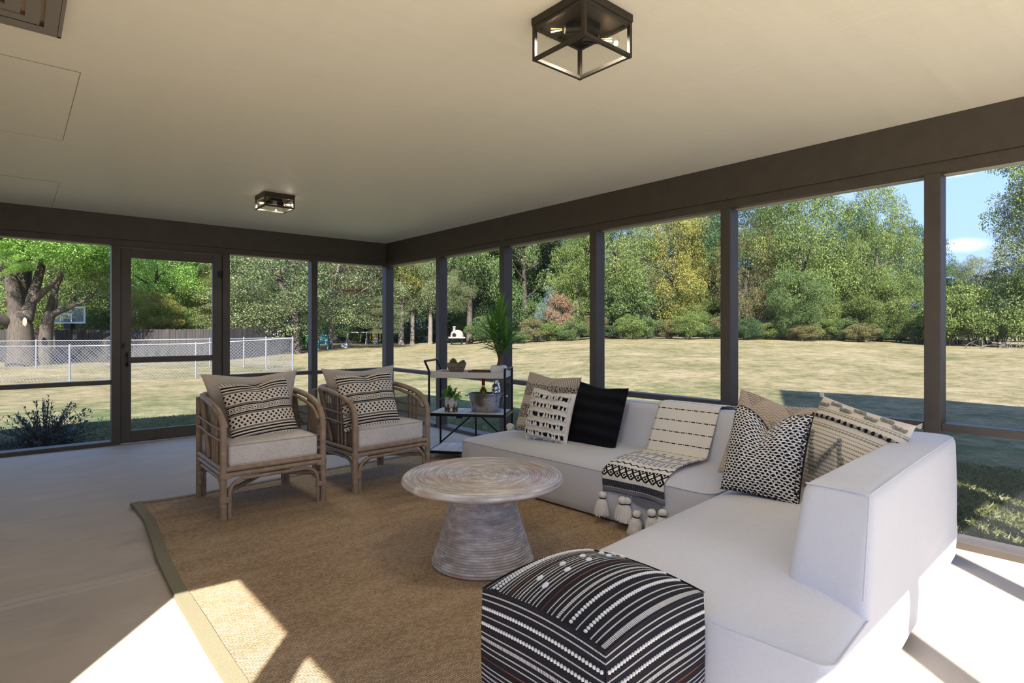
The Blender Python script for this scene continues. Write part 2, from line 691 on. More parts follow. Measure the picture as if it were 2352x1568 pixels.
roof_part(XL - .25, XR + .42, YF - .28, YB + .5, 3.6)
roof_part(XL - 5.0, XL - .25, 1.75, YB + .5, 3.6)
MB().bx(XL, XR + .1, YF - .1, YB + .1, CZ + .05, 2.62).build('roof_framing', 'siding', rf)
hw = struct('house_wing')
WX0, WX1, WXM, WE, WR_ = 4.2, 9.4, 6.8, 4.8, 7.1
MB()._add([(WX0, -8, -.2), (WX1, -8, -.2), (WX1, -1.2, -.2), (WX0, -1.2, -.2), (WX0, -8, WE), (WX1, -8, WE), (WX1, -1.2, WE), (WX0, -1.2, WE), (WXM, -8, WR_), (WXM, -1.2, WR_)],
          [(0, 1, 5, 8, 4), (3, 7, 9, 6, 2), (0, 4, 7, 3), (1, 2, 6, 5), (4, 8, 9, 7), (5, 6, 9, 8)]).build('house_wall', 'siding', hw)
for sx in (-1, 1):
    e = WXM + sx * (WX1 - WXM + .35)
    ze = WE - .35
    MB()._add([(WXM, -8.2, WR_ + .12), (WXM, -1.25, WR_ + .12), (e, -1.25, ze + .12), (e, -8.2, ze + .12),
               (WXM, -8.2, WR_), (WXM, -1.25, WR_), (e, -1.25, ze), (e, -8.2, ze)],
              [(0, 1, 2, 3), (7, 6, 5, 4), (0, 4, 5, 1), (1, 5, 6, 2), (2, 6, 7, 3), (3, 7, 4, 0)]).build('roof_plane', 'shingle', hw)
# unseen pale slabs added behind the porch to bounce sunlight onto its ceiling
pt = struct('bounce_patio')
simple('pale_concrete', (.60, .565, .50), .7, nscale=3, namt=.06)
for i in range(3):
    for j in range(2):
        MB().bx(-6.45 + i * 3.5, -2.96 + i * 3.5, -8 + j * 3.3, -4.71 + j * 3.3, -.2, -.06).build('slab', 'pale_concrete', pt, bevel=.008)

# screen door in the back wall
dr = struct('door_1', (0, YB + .015, 0))
D0, D1, DT = .869, 1.862, 2.094
MB().bx(D0, D0 + .092, 0, .045, .015, DT).build('stile', 'frame_paint', dr, bevel=.004)
MB().bx(D1 - .10, D1, 0, .045, .015, DT).build('stile', 'frame_paint', dr, bevel=.004)
for z0, z1 in ((DT - .10, DT), (.862, .925), (.015, .135)):
    MB().bx(D0 + .092, D1 - .10, 0, .045, z0, z1).build('door_rail', 'frame_paint', dr, bevel=.004)
for z0, z1 in ((.135, .862), (.925, DT - .10)):
    MB()._add([(D0 + .09, .03, z0), (D1 - .098, .03, z0), (D1 - .098, .03, z1), (D0 + .09, .03, z1)], [(0, 1, 2, 3)]).build('screen_mesh', 'insect_screen', dr)
hg = MB().bx(D1 - .045, D1 + .002, -.012, .002, 1.83, 1.905).bx(D1 + .004, D1 + .05, -.012, .002, 1.83, 1.905)
hg.tube([(D1 + .003, -.014, 1.825), (D1 + .003, -.014, 1.91)], .008)
hg.build('hinge', 'black_metal', dr)
hd = MB().tube(polyround([(D0 + .055, 0, .955), (D0 + .055, -.045, .955), (D0 + .055, -.045, .845), (D0 + .055, 0, .845)], .02), .007)
hd.bx(D0 + .043, D0 + .067, -.006, .001, .93, .98).bx(D0 + .043, D0 + .067, -.006, .001, .82, .87)
hd.build('handle', 'black_metal', dr)
MB().bx(D0 + .015, D0 + .03, -.012, 0, 1.02, 1.075).bx(D0 + .012, D0 + .036, -.02, -.01, 1.035, 1.06).build('latch', 'black_metal', dr)


# ------------------------------------------------------------------ terrain
FX, FY = math.sin(CAM_YAW), math.cos(CAM_YAW)
TD = [9, 14, 20, 27, 34, 45, 60, 130]
TU = [-1.5, -.884, -.6, -.379, -.2, -.087, 0, .168, .349, .544, .74, .884, 1.5]
TZ = [[-.2, -.4, -.58, -.5, -.5, -.45, -.4, -.4], [-.15, -.38, -.58, -.42, -.45, -.45, -.4, -.4], [-.15, -.35, -.5, -.42, -.4, -.4, -.35, -.3],
      [-.15, -.22, -.29, -.3, -.2, -.1, 0, 0], [-.15, -.18, -.2, -.16, -.08, 0, .1, .1], [-.15, -.15, -.12, -.06, 0, .1, .2, .2],
      [-.15, -.1, 0, .15, .3, .5, .6, .6], [-.15, -.05, .14, .36, .6, .8, 1, 1], [-.15, -.05, .14, .36, .62, .8, 1, 1],
      [-.15, -.05, .12, .32, .55, .75, .9, .9], [-.15, -.08, .05, .27, .45, .6, .8, .8], [-.15, -.1, .03, .25, .4, .6, .8, .8], [-.15, -.1, .03, .25, .4, .6, .8, .8]]
TZ = np.array(TZ)


def ground(x, y):
    """height of the lawn (flat at the house, sinking to the left, rising to the woods)"""
    D = x * FX + y * FY
    if D < 9.0:
        return -.15
    u = (x * FY - y * FX) / D
    u = max(TU[0], min(TU[-1] - 1e-6, u))
    D = min(D, TD[-1] - 1e-6)
    i = int(np.searchsorted(TU, u, 'right')) - 1
    j = int(np.searchsorted(TD, D, 'right')) - 1
    a = (u - TU[i]) / (TU[i + 1] - TU[i])
    b = (D - TD[j]) / (TD[j + 1] - TD[j])
    a = a * a * (3 - 2 * a)
    return float((TZ[i, j] * (1 - a) + TZ[i + 1, j] * a) * (1 - b) + (TZ[i, j + 1] * (1 - a) + TZ[i + 1, j + 1] * a) * b)


def at(px, D, dz=0.0):
    """a point on the lawn that lies D metres out in the direction of a pixel column"""
    u = (px - 1176) / 1330.0
    x, y = D * (FX + u * FY), D * (FY - u * FX)
    return Vector((x, y, ground(x, y) + dz))


def mat_lawn():
    mt, h, b, o = newmat('lawn', rough=.9, spec=.1)
    c = h.coord('Object')
    n1 = h.noise(c, .25, 5, .6, .5)
    n2 = h.noise(c, 1.3, 6, .7, .3)
    n4 = h.noise(c, 4.5, 5, .72)
    n3 = h.noise(c, 38, 4, .8)
    f = h.add(h.add(h.mul(n1, .18), h.mul(n2, .28)), h.add(h.mul(n4, .27), h.mul(n3, .27)))
    dry = h.ramp(f, [(.41, (0.079, 0.100, 0.034)), (.46, (0.148, 0.134, 0.062)), (.51, (0.244, 0.202, 0.111)), (.60, (0.358, 0.306, 0.198))])
    x, y, z = h.xyz(c)
    dx = h.mx(h.sub(x, 4.1), h.sub(y, 7.5))
    gr = h.ramp(h.m('DIVIDE', dx, 9.0), [(0.0, 1.0), (.35, .8), (1.0, 0.0)])
    gr = h.mul(gr, h.ramp(n2, [(.40, 1.0), (.62, .25)]))
    green = h.ramp(f, [(.41, (0.034, 0.085, 0.022)), (.5, (0.085, 0.142, 0.046)), (.60, (0.216, 0.216, 0.097))])
    cc = h.mix(h.mul(gr, .85), dry, green)
    h.put(b.inputs['Base Color'], cc)
    h.put(b.inputs['Normal'], h.bump(h.add(h.mul(n3, .8), h.mul(n4, 1.2)), .8, .06))
    MATS['lawn'] = mt


mat_lawn()


def build_lawn():
    # polar-ish grid in world space centred on the porch
    vs, fs = [], []
    radii = [0, 3, 6, 8, 9, 10, 11, 12, 13.5, 15, 17, 19, 21, 23.5, 26, 29, 32, 36, 40, 45, 50, 56, 62, 72, 90, 130, 200]
    na = 160
    for r in radii:
        for k in range(na):
            a = 2 * PI * k / na
            x, y = 1.5 + r * math.cos(a), 2 + r * math.sin(a)
            vs.append((x, y, ground(x, y) - .02 * (r < .1)))
    for i in range(len(radii) - 1):
        for k in range(na):
            k2 = (k + 1) % na
            fs.append((i * na + k, (i + 1) * na + k, (i + 1) * na + k2, i * na + k2))
    m = MB()._add(vs, fs, True)
    o = m.build('lawn', 'lawn')
    o['kind'] = 'structure'


build_lawn()


# ================================================================== FURNITURE
# ------------------------------------------------------------------ fabrics and furniture materials
def mat_linen(name, base, scale=420, amt=.18, rough=.9, nap=.08):
    mt, h, b, o = newmat(name, rough=rough, spec=.15)
    c = h.coord('Object')
    n1 = h.noise(h.vscale(c, (1, 1, .15)), scale, 2, .5)
    n2 = h.noise(h.vscale(c, (.15, .15, 1)), scale, 2, .5)
    n3 = h.noise(c, 5, 3, .5)
    f = h.add(h.mul(h.add(n1, n2), .5), h.mul(h.sub(n3, .5), .3))
    lo = tuple(q * (1 - amt) for q in base)
    hi = tuple(min(1, q * (1 + amt * .7)) for q in base)
    h.put(b.inputs['Base Color'], h.ramp(f, [(.35, lo), (.65, hi)]))
    h.put(b.inputs['Normal'], h.bump(f, nap, .003))
    b.inputs['Sheen Weight'].default_value = .12
    MATS[name] = mt


mat_linen('white_canvas', (.69, .70, .755), 500, .04)
mat_linen('taupe_linen', (.60, .535, .46), 380, .16)
mat_linen('taupe_cushion', (.76, .71, .67), 380, .18)
mat_linen('cream_cotton', (.80, .74, .64), 300, .10)
mat_linen('white_yarn', (.86, .84, .79), 260, .12)
mat_linen('black_yarn', (.013, .013, .016), 260, .3)
mat_linen('grey_yarn', (.38, .36, .29), 260, .25)
mat_linen('beige_yarn', (.60, .50, .40), 260, .14)


def mat_rattan():
    mt, h, b, o = newmat('rattan_pole', rough=.45, spec=.4)
    c = h.coord('Object')
    n = h.noise(c, 18, 4, .6)
    n2 = h.noise(c, 120, 2, .5)
    h.put(b.inputs['Base Color'], h.ramp(h.add(h.mul(n, .8), h.mul(n2, .2)), [(.3, (.27, .19, .125)), (.55, (.38, .285, .205)), (.75, (.50, .40, .30))]))
    h.put(b.inputs['Normal'], h.bump(n2, .08, .002))
    MATS['rattan_pole'] = mt
    mt, h, b, o = newmat('rattan_wrap', rough=.5)
    c = h.coord('Object')
    x, y, z = h.xyz(c)
    f = h.fr(h.mul(z, 160))
    h.put(b.inputs['Base Color'], h.ramp(f, [(0, (.2, .14, .09)), (.25, (.38, .285, .205)), (.8, (.43, .33, .24))]))
    h.put(b.inputs['Normal'], h.bump(f, .3, .002))
    MATS['rattan_wrap'] = mt
    # open cane webbing: real holes through transparency of the weave
    mt = bpy.data.materials.new('cane_weave')
    mt.use_nodes = True
    mt.node_tree.nodes.clear()
    h = NT(mt.node_tree)
    out = h.n('ShaderNodeOutputMaterial')
    u = h.coord('UV')
    x, y, z = h.xyz(u)
    fx_ = h.gt(h.fr(h.mul(x, 130)), .42)
    fy_ = h.gt(h.fr(h.mul(y, 130)), .42)
    hole = h.mul(fx_, fy_)
    tr = h.n('ShaderNodeBsdfTransparent')
    pb = h.n('ShaderNodeBsdfPrincipled', {'Base Color': (.26, .19, .135), 'Roughness': .6})
    mx = h.n('ShaderNodeMixShader', {0: hole})
    mt.node_tree.links.new(pb.outputs[0], mx.inputs[1])
    mt.node_tree.links.new(tr.outputs[0], mx.inputs[2])
    mt.node_tree.links.new(mx.outputs[0], out.inputs[0])
    MATS['cane_weave'] = mt


mat_rattan()


# ------------------------------------------------------------------ jute rug
def mat_jute():
    mt, h, b, o = newmat('jute', rough=.85, spec=.2)
    c = h.coord('Object')
    nz = h.noise(c, 3.0, 3, .5)
    x, y, z = h.xyz(c)
    yy = h.m('DIVIDE', h.add(y, h.mul(h.sub(nz, .5), .03)), .0088)
    row = h.m('FLOOR', yy)
    fy_ = h.sub(yy, row)
    par = h.sub(h.mul(h.fr(h.mul(row, .5)), 4.0), 1.0)
    jit = h.noise(c, 40, 2)
    xx_ = h.add(h.m('DIVIDE', h.add(x, h.mul(h.sub(jit, .5), .008)), .0125), h.add(h.mul(par, h.mul(h.sub(fy_, .5), .75)), h.mul(row, .37)))
    cell = h.m('FLOOR', xx_)
    fx_ = h.sub(xx_, cell)
    rnd = h.n('ShaderNodeTexWhiteNoise', {'Vector': h.comb(cell, row, 0)}).outputs['Value']
    px_ = h.m('POWER', h.ab(h.sub(h.mul(fx_, 2.0), 1.0)), 2.5)
    py_ = h.m('POWER', h.ab(h.sub(h.mul(fy_, 2.0), 1.0)), 3.0)
    mort = h.mn(1.0, h.add(h.mul(px_, .75), py_))
    big = h.noise(h.vscale(c, (.6, 2.2, 1)), 2.4, 4, .6)
    f = h.add(h.mul(rnd, .34), h.mul(big, .66))
    base = h.ramp(f, [(.22, (0.403, 0.268, 0.154)), (.45, (0.630, 0.450, 0.275)), (.62, (0.779, 0.578, 0.370)), (.85, (0.913, 0.725, 0.496))])
    xx = h.noise(h.vscale(c, (60, 160, 1)), 2.0, 2)
    base = h.mix(h.mul(mort, .85), base, (.12, .075, .038))
    base = h.mix(h.mul(h.ramp(xx, [(.55, 0), (.7, 1)]), .3), base, (.75, .63, .46))
    h.put(b.inputs['Base Color'], base)
    hh = h.add(h.mul(h.sub(1.0, mort), .8), h.mul(rnd, .35))
    h.put(b.inputs['Normal'], h.bump(h.add(hh, h.mul(xx, .3)), .7, .006))
    MATS['jute'] = mt


mat_jute()
simple('rug_tape', (.235, .21, .135), .85, nscale=160, namt=.15, bump=.1)

RUG_Z = .014


def rug_w(y):
    ys = [.6, 1.5, 2.14, 2.42, 3.05, 3.55, 3.88, 4.31, 4.63, 4.80]
    xs = [.56, .558, .554, .55, .555, .572, .598, .628, .624, .603]
    return float(np.interp(y, ys, xs))


def rug_n(x):
    return 4.715 + .085 * (x - .6) + .012 * math.sin(x * 4.0)


rug = thing('rug', 'large braided jute rug with olive tape border under the seating group', 'rug')
RS, RE = .95, 3.25


def rugpt(u, v, inset=0.0):
    y = RS + (4.75 - RS) * v
    xw = rug_w(y)
    x = xw + (RE - xw) * u
    yn = rug_n(x)
    y2 = RS + (yn - RS) * v
    lift = .012 * math.exp(-((u * 2.6) ** 2 + ((1 - v) * 3.8) ** 2) / .02)
    wav = .004 * (math.sin(y2 * 5 + 1) + 1) * math.exp(-u * 12)
    return (x, y2, RUG_Z + lift + wav)


MB().grid(lambda u, v: rugpt(u, v), 40, 60).build('weave', 'jute', rug)


def tape(fn, n, wd, name='border_tape'):
    m = MB()
    vs, fs = [], []
    for i in range(n + 1):
        t = i / n
        p, inward = fn(t)
        p, inward = Vector(p), Vector(inward).normalized()
        q = p + inward * wd
        for a in ((p - inward * .002, -RUG_Z - .0 if False else 0), (p, .0045), (q, .0045), (q, 0.0005)):
            z = a[0].z + a[1]
            if a[1] == 0 and a[0] is not q:
                z = .001 + max(0, p.z - RUG_Z - .004)
            vs.append((a[0].x, a[0].y, z))
    for i in range(n):
        for k in range(3):
            a = i * 4 + k
            fs.append((a, a + 1, a + 5, a + 4))
    m._add(vs, fs, False)
    return m.build(name, 'rug_tape', rug)


tape(lambda t: (rugpt(0, t), (1, 0, 0)), 60, .056)
tape(lambda t: (rugpt(t, 1), (0, -1, 0)), 50, .05)
tape(lambda t: (rugpt(1 - t, 0), (0, 1, 0)), 30, .055)
tape(lambda t: (rugpt(1, t), (-1, 0, 0)), 40, .055)

# ------------------------------------------------------------------ sectional sofa


def seat_dome(L, Dp, z0, h, r):
    """softly crowned seat cushion with rounded plan corners"""
    def fn(u, v):
        a, b_ = 2 * u - 1, 2 * v - 1
        # keep samples denser near edges
        a = math.copysign(1 - (1 - abs(a)) ** 1.6, a)
        b_ = math.copysign(1 - (1 - abs(b_)) ** 1.6, b_)
        x, y = a * L / 2, b_ * Dp / 2
        ex, ey = abs(x) - (L / 2 - r), abs(y) - (Dp / 2 - r)
        if ex > 0 and ey > 0:
            mxx = max(ex, ey)
            dd = math.hypot(ex, ey)
            x = math.copysign(L / 2 - r + ex * mxx / dd, x)
            y = math.copysign(Dp / 2 - r + ey * mxx / dd, y)
        e = (1 - abs(a) ** 5) * (1 - abs(b_) ** 3.2)
        return (x + L / 2, y + Dp / 2, z0 + h * (max(e, 0) ** .62))
    return MB().grid(fn, 44, 26)


def seam_loop(L, Dp, r, z, inset=0.0):
    pts = []
    for cx, cy_, a0 in ((L - r, Dp - r, 0), (r, Dp - r, 90), (r, r, 180), (L - r, r, 270)):
        for k in range(6):
            a = R(a0 + 90 * k / 5)
            pts.append((cx + (r - inset) * math.cos(a), cy_ + (r - inset) * math.sin(a), z))
    return pts


def plan_block(L, Dp, r, z0, z1, belly=.0, bottom_in=.012):
    """upholstered base: rounded plan, slight belly, tucked-in bottom edge"""
    m = MB()
    lv = [(z0, -bottom_in - .01), (z0 + .012, -bottom_in), (z0 + .05, 0), ((z0 + z1) / 2, belly), (z1 - .03, belly * .3), (z1, 0)]
    vs, fs = [], []
    n = 0
    for z, off in lv:
        ring = seam_loop(L, Dp, r, z, -off)
        # subdivide straight runs
        full = []
        for i in range(len(ring)):
            p, q = Vector(ring[i]), Vector(ring[(i + 1) % len(ring)])
            k = max(1, int((p - q).length / .12))
            for j in range(k):
                full.append(p.lerp(q, j / k))
        n = len(full)
        vs += full
    for i in range(len(lv) - 1):
        for k in range(n):
            k2 = (k + 1) % n
            fs.append((i * n + k, i * n + k2, (i + 1) * n + k2, (i + 1) * n + k))
    m._add(vs, fs, True)
    m._add(vs[:n], [tuple(range(n))[::-1]])
    return m


SEAT_Z = .325


def sofa_piece(name, label, loc, rz, L, Dp, cr=.075):
    t = thing(name, label, 'sofa', loc, rz)
    plan_block(L, Dp, cr, .028, SEAT_Z, .008).build('seat_base', 'white_canvas', t)
    seat_dome(L, Dp, SEAT_Z - .004, .082, cr).build('seat_cushion', 'white_canvas', t)
    MB().tube(seam_loop(L, Dp, cr, SEAT_Z, -.001), .0032, 6, closed=True).build('seam_piping', 'white_canvas', t)
    for x in (.12, L - .12):
        for y in (.12, Dp - .12):
            MB().lathe([(.02, 0), (.024, .03)], 10, (x, y, 0)).build('foot', 'black_metal', t)
    return t


# piece along the right wall: local x runs back from its front edge, local y along the wall
sofa_a = sofa_piece('sectional_sofa', 'white canvas sofa section along the right wall with striped throw over its back', (2.862, 1.665, 0), R(3.0), .885, 2.19)


def back_deform(xf_b, xf_t, xr, z0, z1):
    """front face leans from xf_b (bottom) to xf_t (top)"""
    def d(q):
        return q
    return d


def backrest(parent, name, x0, x1, y0, y1, z0, z1, lean=(0, 0, 0, 0), r=.045, drop=0.0):
    """lean = (west, east, south, north) inward shift of the top edge"""
    c = ((x0 + x1) / 2, (y0 + y1) / 2, (z0 + z1) / 2)
    hx, hy, hz = (x1 - x0) / 2, (y1 - y0) / 2, (z1 - z0) / 2

    def de(q):
        t = (q.z + hz) / (2 * hz)
        fx_ = (q.x + hx) / (2 * hx)
        fy_ = (q.y + hy) / (2 * hy)
        bel = .012 * math.sin(PI * max(0, min(1, t)))
        x = q.x + t * (lean[0] * (1 - fx_) - lean[1] * fx_)
        y = q.y + t * (lean[2] * (1 - fy_) - lean[3] * fy_)
        z = q.z - drop * t * fx_ + .006 * t * (1 - (2 * fy_ - 1) ** 2)
        x += (fx_ - .5) * 2 * bel * .5
        y += (fy_ - .5) * 2 * bel * .5
        return (x, y, z)
    return MB().rbox(c, (x1 - x0, y1 - y0, z1 - z0), r, 10, de).build(name, 'white_canvas', parent)


backrest(sofa_a, 'backrest', .50, .885, .02, 1.62, .30, .700, (.10, 0, 0, .03), drop=.03)
MB().tube([(.615, .06, .694), (.612, .5, .700), (.612, 1.2, .700), (.615, 1.54, .694)], .003, 6).build('seam_piping', 'white_canvas', sofa_a)

# piece nearest the camera: local x along the front, local y to the back (north)
sofa_b = sofa_piece('sectional_sofa', 'white canvas sofa section with open chaise end beside the striped pouf', (1.635, .605, 0), R(4.6), 2.10, .925, .04)
backrest(sofa_b, 'backrest', .262, 2.09, .0, .262, .03, .704, (.17, .0, .0, .05), r=.04, drop=.035)
backrest(sofa_b, 'backrest', 1.74, 2.095, .27, .925, .30, .690, (.06, 0, 0, 0), drop=.03)
MB().tube([(.425, .012, .69), (.31, .002, .40)], .003, 6).tube([(.43, .01, .698), (1.2, .006, .69), (2.02, .006, .668)], .003, 6).tube(
    [(.43, .012, .697), (.437, .205, .697)], .003, 6).build('seam_piping', 'white_canvas', sofa_b)


# ------------------------------------------------------------------ rattan armchairs
def make_chair(label):
    t = thing('rattan_armchair', label, 'armchair', group=None)
    W2, DP = .325, .70           # half width, depth
    yf, yb = .02, .70
    zr = .255                    # underside of the rails
    PR = .0205
    # front legs continue up into the arms and round the back as one bent pole
    top_z = .735

    def hoop_side(sx):
        pts = [(sx * W2, yf, .50), (sx * W2, yf + .005, .575), (sx * W2, yf + .055, .645), (sx * (W2 + .005), yf + .16, .69), (sx * (W2 + .005), yf + .35, .722), (sx * W2, yf + .52, top_z)]
        return pts
    arc = []
    for k in range(9):
        a = PI * k / 8
        arc.append((W2 * math.cos(a) * (1.0 if k not in (0, 8) else 1.0), yf + .53 + .165 * math.sin(a), top_z + .005))
    path = hoop_side(1) + arc[1:-1] + hoop_side(-1)[::-1]
    path = [Vector(p) for p in path]
    # smooth the hoop
    sm = []
    for i in range(len(path) - 1):
        p0, p1, p2, p3 = path[max(i - 1, 0)], path[i], path[i + 1], path[min(i + 2, len(path) - 1)]
        for k in range(4):
            s = k / 4
            sm.append(.5 * ((2 * p1) + (p2 - p0) * s + (2 * p0 - 5 * p1 + 4 * p2 - p3) * s * s + (3 * p1 - p0 - 3 * p2 + p3) * s ** 3))
    sm.append(path[-1])
    MB().tube(sm, PR, 10).build('arm_hoop', 'rattan_pole', t)
    MB().tube([(p.x * .93, p.y + (.0 if p.y < .4 else -.02), p.z - .035) for p in sm[6:-6]], .012, 8).build('inner_hoop', 'rattan_pole', t)
    # legs: thick outer pole and thin inner pole side by side
    for sx in (-1, 1):
        m = MB().tube([(sx * W2, yf, 0), (sx * W2, yf, .52)], PR + .001, 10)
        m.tube([(sx * (W2 - .036), yf, 0), (sx * (W2 - .036), yf, .12)], .0135, 8)
        m.build('leg', 'rattan_pole', t)
        m = MB().tube([(sx * (W2 - .01), yb, 0), (sx * (W2 - .01), yb, .72)], PR, 10)
        m.tube([(sx * (W2 - .045), yb, 0), (sx * (W2 - .045), yb, .16)], .0135, 8)
        m.build('leg', 'rattan_pole', t)
        # wraps
        for z in (.128, .278):
            w_ = MB().lathe([(.030, -.018), (.031, -.012), (.031, .012), (.030, .018)], 14, (sx * (W2 - .012), yf, z), 1.25, .9)
            w_.build('binding', 'rattan_wrap', t)
    # apron rails: stacked poles on four sides
    for k, z in enumerate((.315, .280)):
        for nm, p, q in (('apron_rail', (-W2, yf, z), (W2, yf, z)), ('apron_rail', (-W2 + .01, yb, z), (W2 - .01, yb, z)),
                         ('apron_rail', (-W2, yf, z), (-W2 + .01, yb, z)), ('apron_rail', (W2, yf, z), (W2 - .01, yb, z))):
            MB().tube([p, q], .0175, 8).build(nm, 'rattan_pole', t)
    # arched braces below the aprons
    def arch(p0, p1):
        p0, p1 = Vector(p0), Vector(p1)
        d = (p1 - p0).normalized()
        a = p0 + d * .036
        b = p1 - d * .036
        zt = .247
        pts = [a + Vector((0, 0, .10)), a + Vector((0, 0, zt - .07)), a + d * .02 + Vector((0, 0, zt - .028)), a + d * .07 + Vector((0, 0, zt)),
               b - d * .07 + Vector((0, 0, zt)), b - d * .02 + Vector((0, 0, zt - .028)), b + Vector((0, 0, zt - .07)), b + Vector((0, 0, .10))]
        MB().tube(polyround(pts, .06, 4), .0125, 8).build('arch_brace', 'rattan_pole', t)
    arch((-W2, yf, 0), (W2, yf, 0))
    arch((-W2, yf, 0), (-W2 + .01, yb, 0))
    arch((W2, yf, 0), (W2 - .01, yb, 0))
    arch((-W2 + .01, yb, 0), (W2 - .01, yb, 0))
    # crossed stretchers
    MB().tube([(-W2, yf, .165), (W2 - .01, yb, .165)], .016, 8).build('stretcher', 'rattan_pole', t)
    MB().tube([(W2, yf, .195), (-W2 + .01, yb, .195)], .016, 8).build('stretcher', 'rattan_pole', t)
    # side spindles
    for sx in (-1, 1):
        for y in (.17, .225, .28):
            zt = float(np.interp(y, [.02, .075, .18, .37, .54], [.575, .645, .69, .722, .735]))
            MB().tube([(sx * (W2 - .004), y, .325), (sx * W2, y + .01, zt - .005)], .009, 6).build('spindle', 'rattan_pole', t)
        for z in (.505, .575):
            MB().tube([(sx * (W2 + .004), yf + .02, z - .01), (sx * (W2 + .012), .30, z), (sx * (W2 - .004), yb - .01, z + .012)], .0085, 6).build('side_rail', 'rattan_pole', t)
        MB().tube([(sx * (W2 - .01), .40, .33), (sx * (W2 - .002), .56, .735)], .015, 8).build('slant_post', 'rattan_pole', t)
        MB().tube([(sx * (W2 - .012), .44, .33), (sx * (W2 - .006), .61, .735)], .013, 8).build('slant_post', 'rattan_pole', t)

        def side(u, v, sx=sx):
            y = yf + .02 + (yb - yf - .03) * u
            zt = float(np.interp(y, [.02, .075, .18, .37, .54, .7], [.575, .645, .69, .722, .735, .735])) - .015
            return (sx * (W2 - .016), y, .325 + (zt - .325) * v)
        MB().grid(side, 12, 4, True, lambda u, v: (u * .66, v * .4)).build('cane_panel', 'cane_weave', t)

    def backp(u, v):
        a = PI * (.02 + .96 * u)
        return ((W2 - .016) * math.cos(a), yf + .53 + .15 * math.sin(a), .33 + .40 * v)
    MB().grid(backp, 20, 4, True, lambda u, v: (u * .8, v * .4)).build('cane_panel', 'cane_weave', t)
    for k in range(1, 6):
        a = PI * k / 6
        MB().tube([((W2 - .01) * math.cos(a), yf + .53 + .15 * math.sin(a), .32), ((W2 - .005) * math.cos(a), yf + .53 + .155 * math.sin(a), .735)], .010, 6).build('spindle', 'rattan_pole', t)
    # seat deck, box seat cushion with piping, loose back cushion
    MB().bx(-W2 + .02, W2 - .02, yf + .02, yb - .02, .30, .325).build('seat_deck', 'rattan_pole', t)
    cw, cd, z0, z1 = .585, .60, .328, .468

    def de(q):
        f = (1 - (q.x / (cw / 2)) ** 4) * (1 - (q.y / (cd / 2)) ** 4)
        return (q.x, q.y, q.z + (.022 * max(0, f) if q.z > 0 else 0))
    sc = MB().rbox((0, yf + .005 + cd / 2, (z0 + z1) / 2), (cw, cd, z1 - z0), .022, 10, de).build('seat_cushion', 'taupe_cushion', t)
    lp = MB()
    for z in (z1 - .004, z0 + .004):
        pts = [(x * 1.0, y + yf + .005 + cd / 2, z) for (x, y) in
               [(-cw / 2 + .012, -cd / 2 + .001), (cw / 2 - .012, -cd / 2 + .001), (cw / 2 - .001, -cd / 2 + .012), (cw / 2 - .001, cd / 2 - .012),
                (cw / 2 - .012, cd / 2 - .001), (-cw / 2 + .012, cd / 2 - .001), (-cw / 2 + .001, cd / 2 - .012), (-cw / 2 + .001, -cd / 2 + .012)]]
        lp.tube(pts, .0042, 6, closed=True)
    lp.build('piping', 'taupe_linen', sc)
    pillow_mesh(.60, .50, .09, pinch=.08, sag=.02, taper=.13).build('back_cushion', 'taupe_linen', t, (-.008, .465, .655), (R(90 - 14), 0, 0))
    return t


def pillow_pt(u, v, W_, H_, T, pinch, side, sag=0.0, chop=0.0, slump=0.0, taper=0.0):
    a, b_ = 2 * u - 1, 2 * v - 1
    x = a * W_ / 2 * (1 - pinch * (1 - b_ * b_) ** 1.0 * abs(a) ** 2 * 1.0)
    y = b_ * H_ / 2 * (1 - pinch * (1 - a * a) * abs(b_) ** 2)
    e = max(0, (1 - a ** 2) * (1 - b_ ** 2))
    z = side * T * (e ** .46)
    if sag:
        y -= sag * math.exp(-(a / .5) ** 2) * ((v) ** 3)
    if chop:
        k = (.6 * math.exp(-abs(a) / .26) + .4 * math.exp(-(a / .4) ** 2)) * max(0, v - .25) ** 2 / .56
        y -= chop * k
        z += side * T * .25 * math.exp(-((abs(a) - .45) / .25) ** 2) * v * e ** .4
        z -= side * T * .35 * math.exp(-(a / .22) ** 2) * max(0, v - .35)
    x *= 1 + taper * b_
    if slump:
        z += slump * (b_ * b_ - 1) * .5
    return (x, y, z)


def pillow_mesh(W_, H_, T, pinch=.08, sag=0.0, chop=0.0, slump=0.0, n=28, back=True, taper=0.0):
    m = MB()

    def ease(u):
        a = 2 * u - 1
        return .5 + .5 * math.copysign(1 - (1 - abs(a)) ** 1.5, a)
    m.grid(lambda u, v: pillow_pt(ease(u), ease(v), W_, H_, T, pinch, 1, sag, chop, slump, taper), n, n, True, lambda u, v: (ease(u), ease(v)))
    if back:
        m.grid(lambda u, v: pillow_pt(ease(u), ease(v), W_, H_, T, pinch, -1, sag, chop, slump, taper), n, n, True, lambda u, v: (ease(u), ease(v)), flip=True)
    return m


chair1 = make_chair('rattan armchair at the rug corner, nearest the screen door')
chair1.location = (1.335, 3.955, RUG_Z)
chair2 = copy_tree(chair1)
chair2.location = (2.235, 3.985, RUG_Z)
chair2.rotation_euler = (0, 0, R(3.5))
chair2['label'] = 'rattan armchair between the other armchair and the bar cart'
for c_ in (chair1, chair2):
    c_['group'] = 'pair of rattan armchairs'


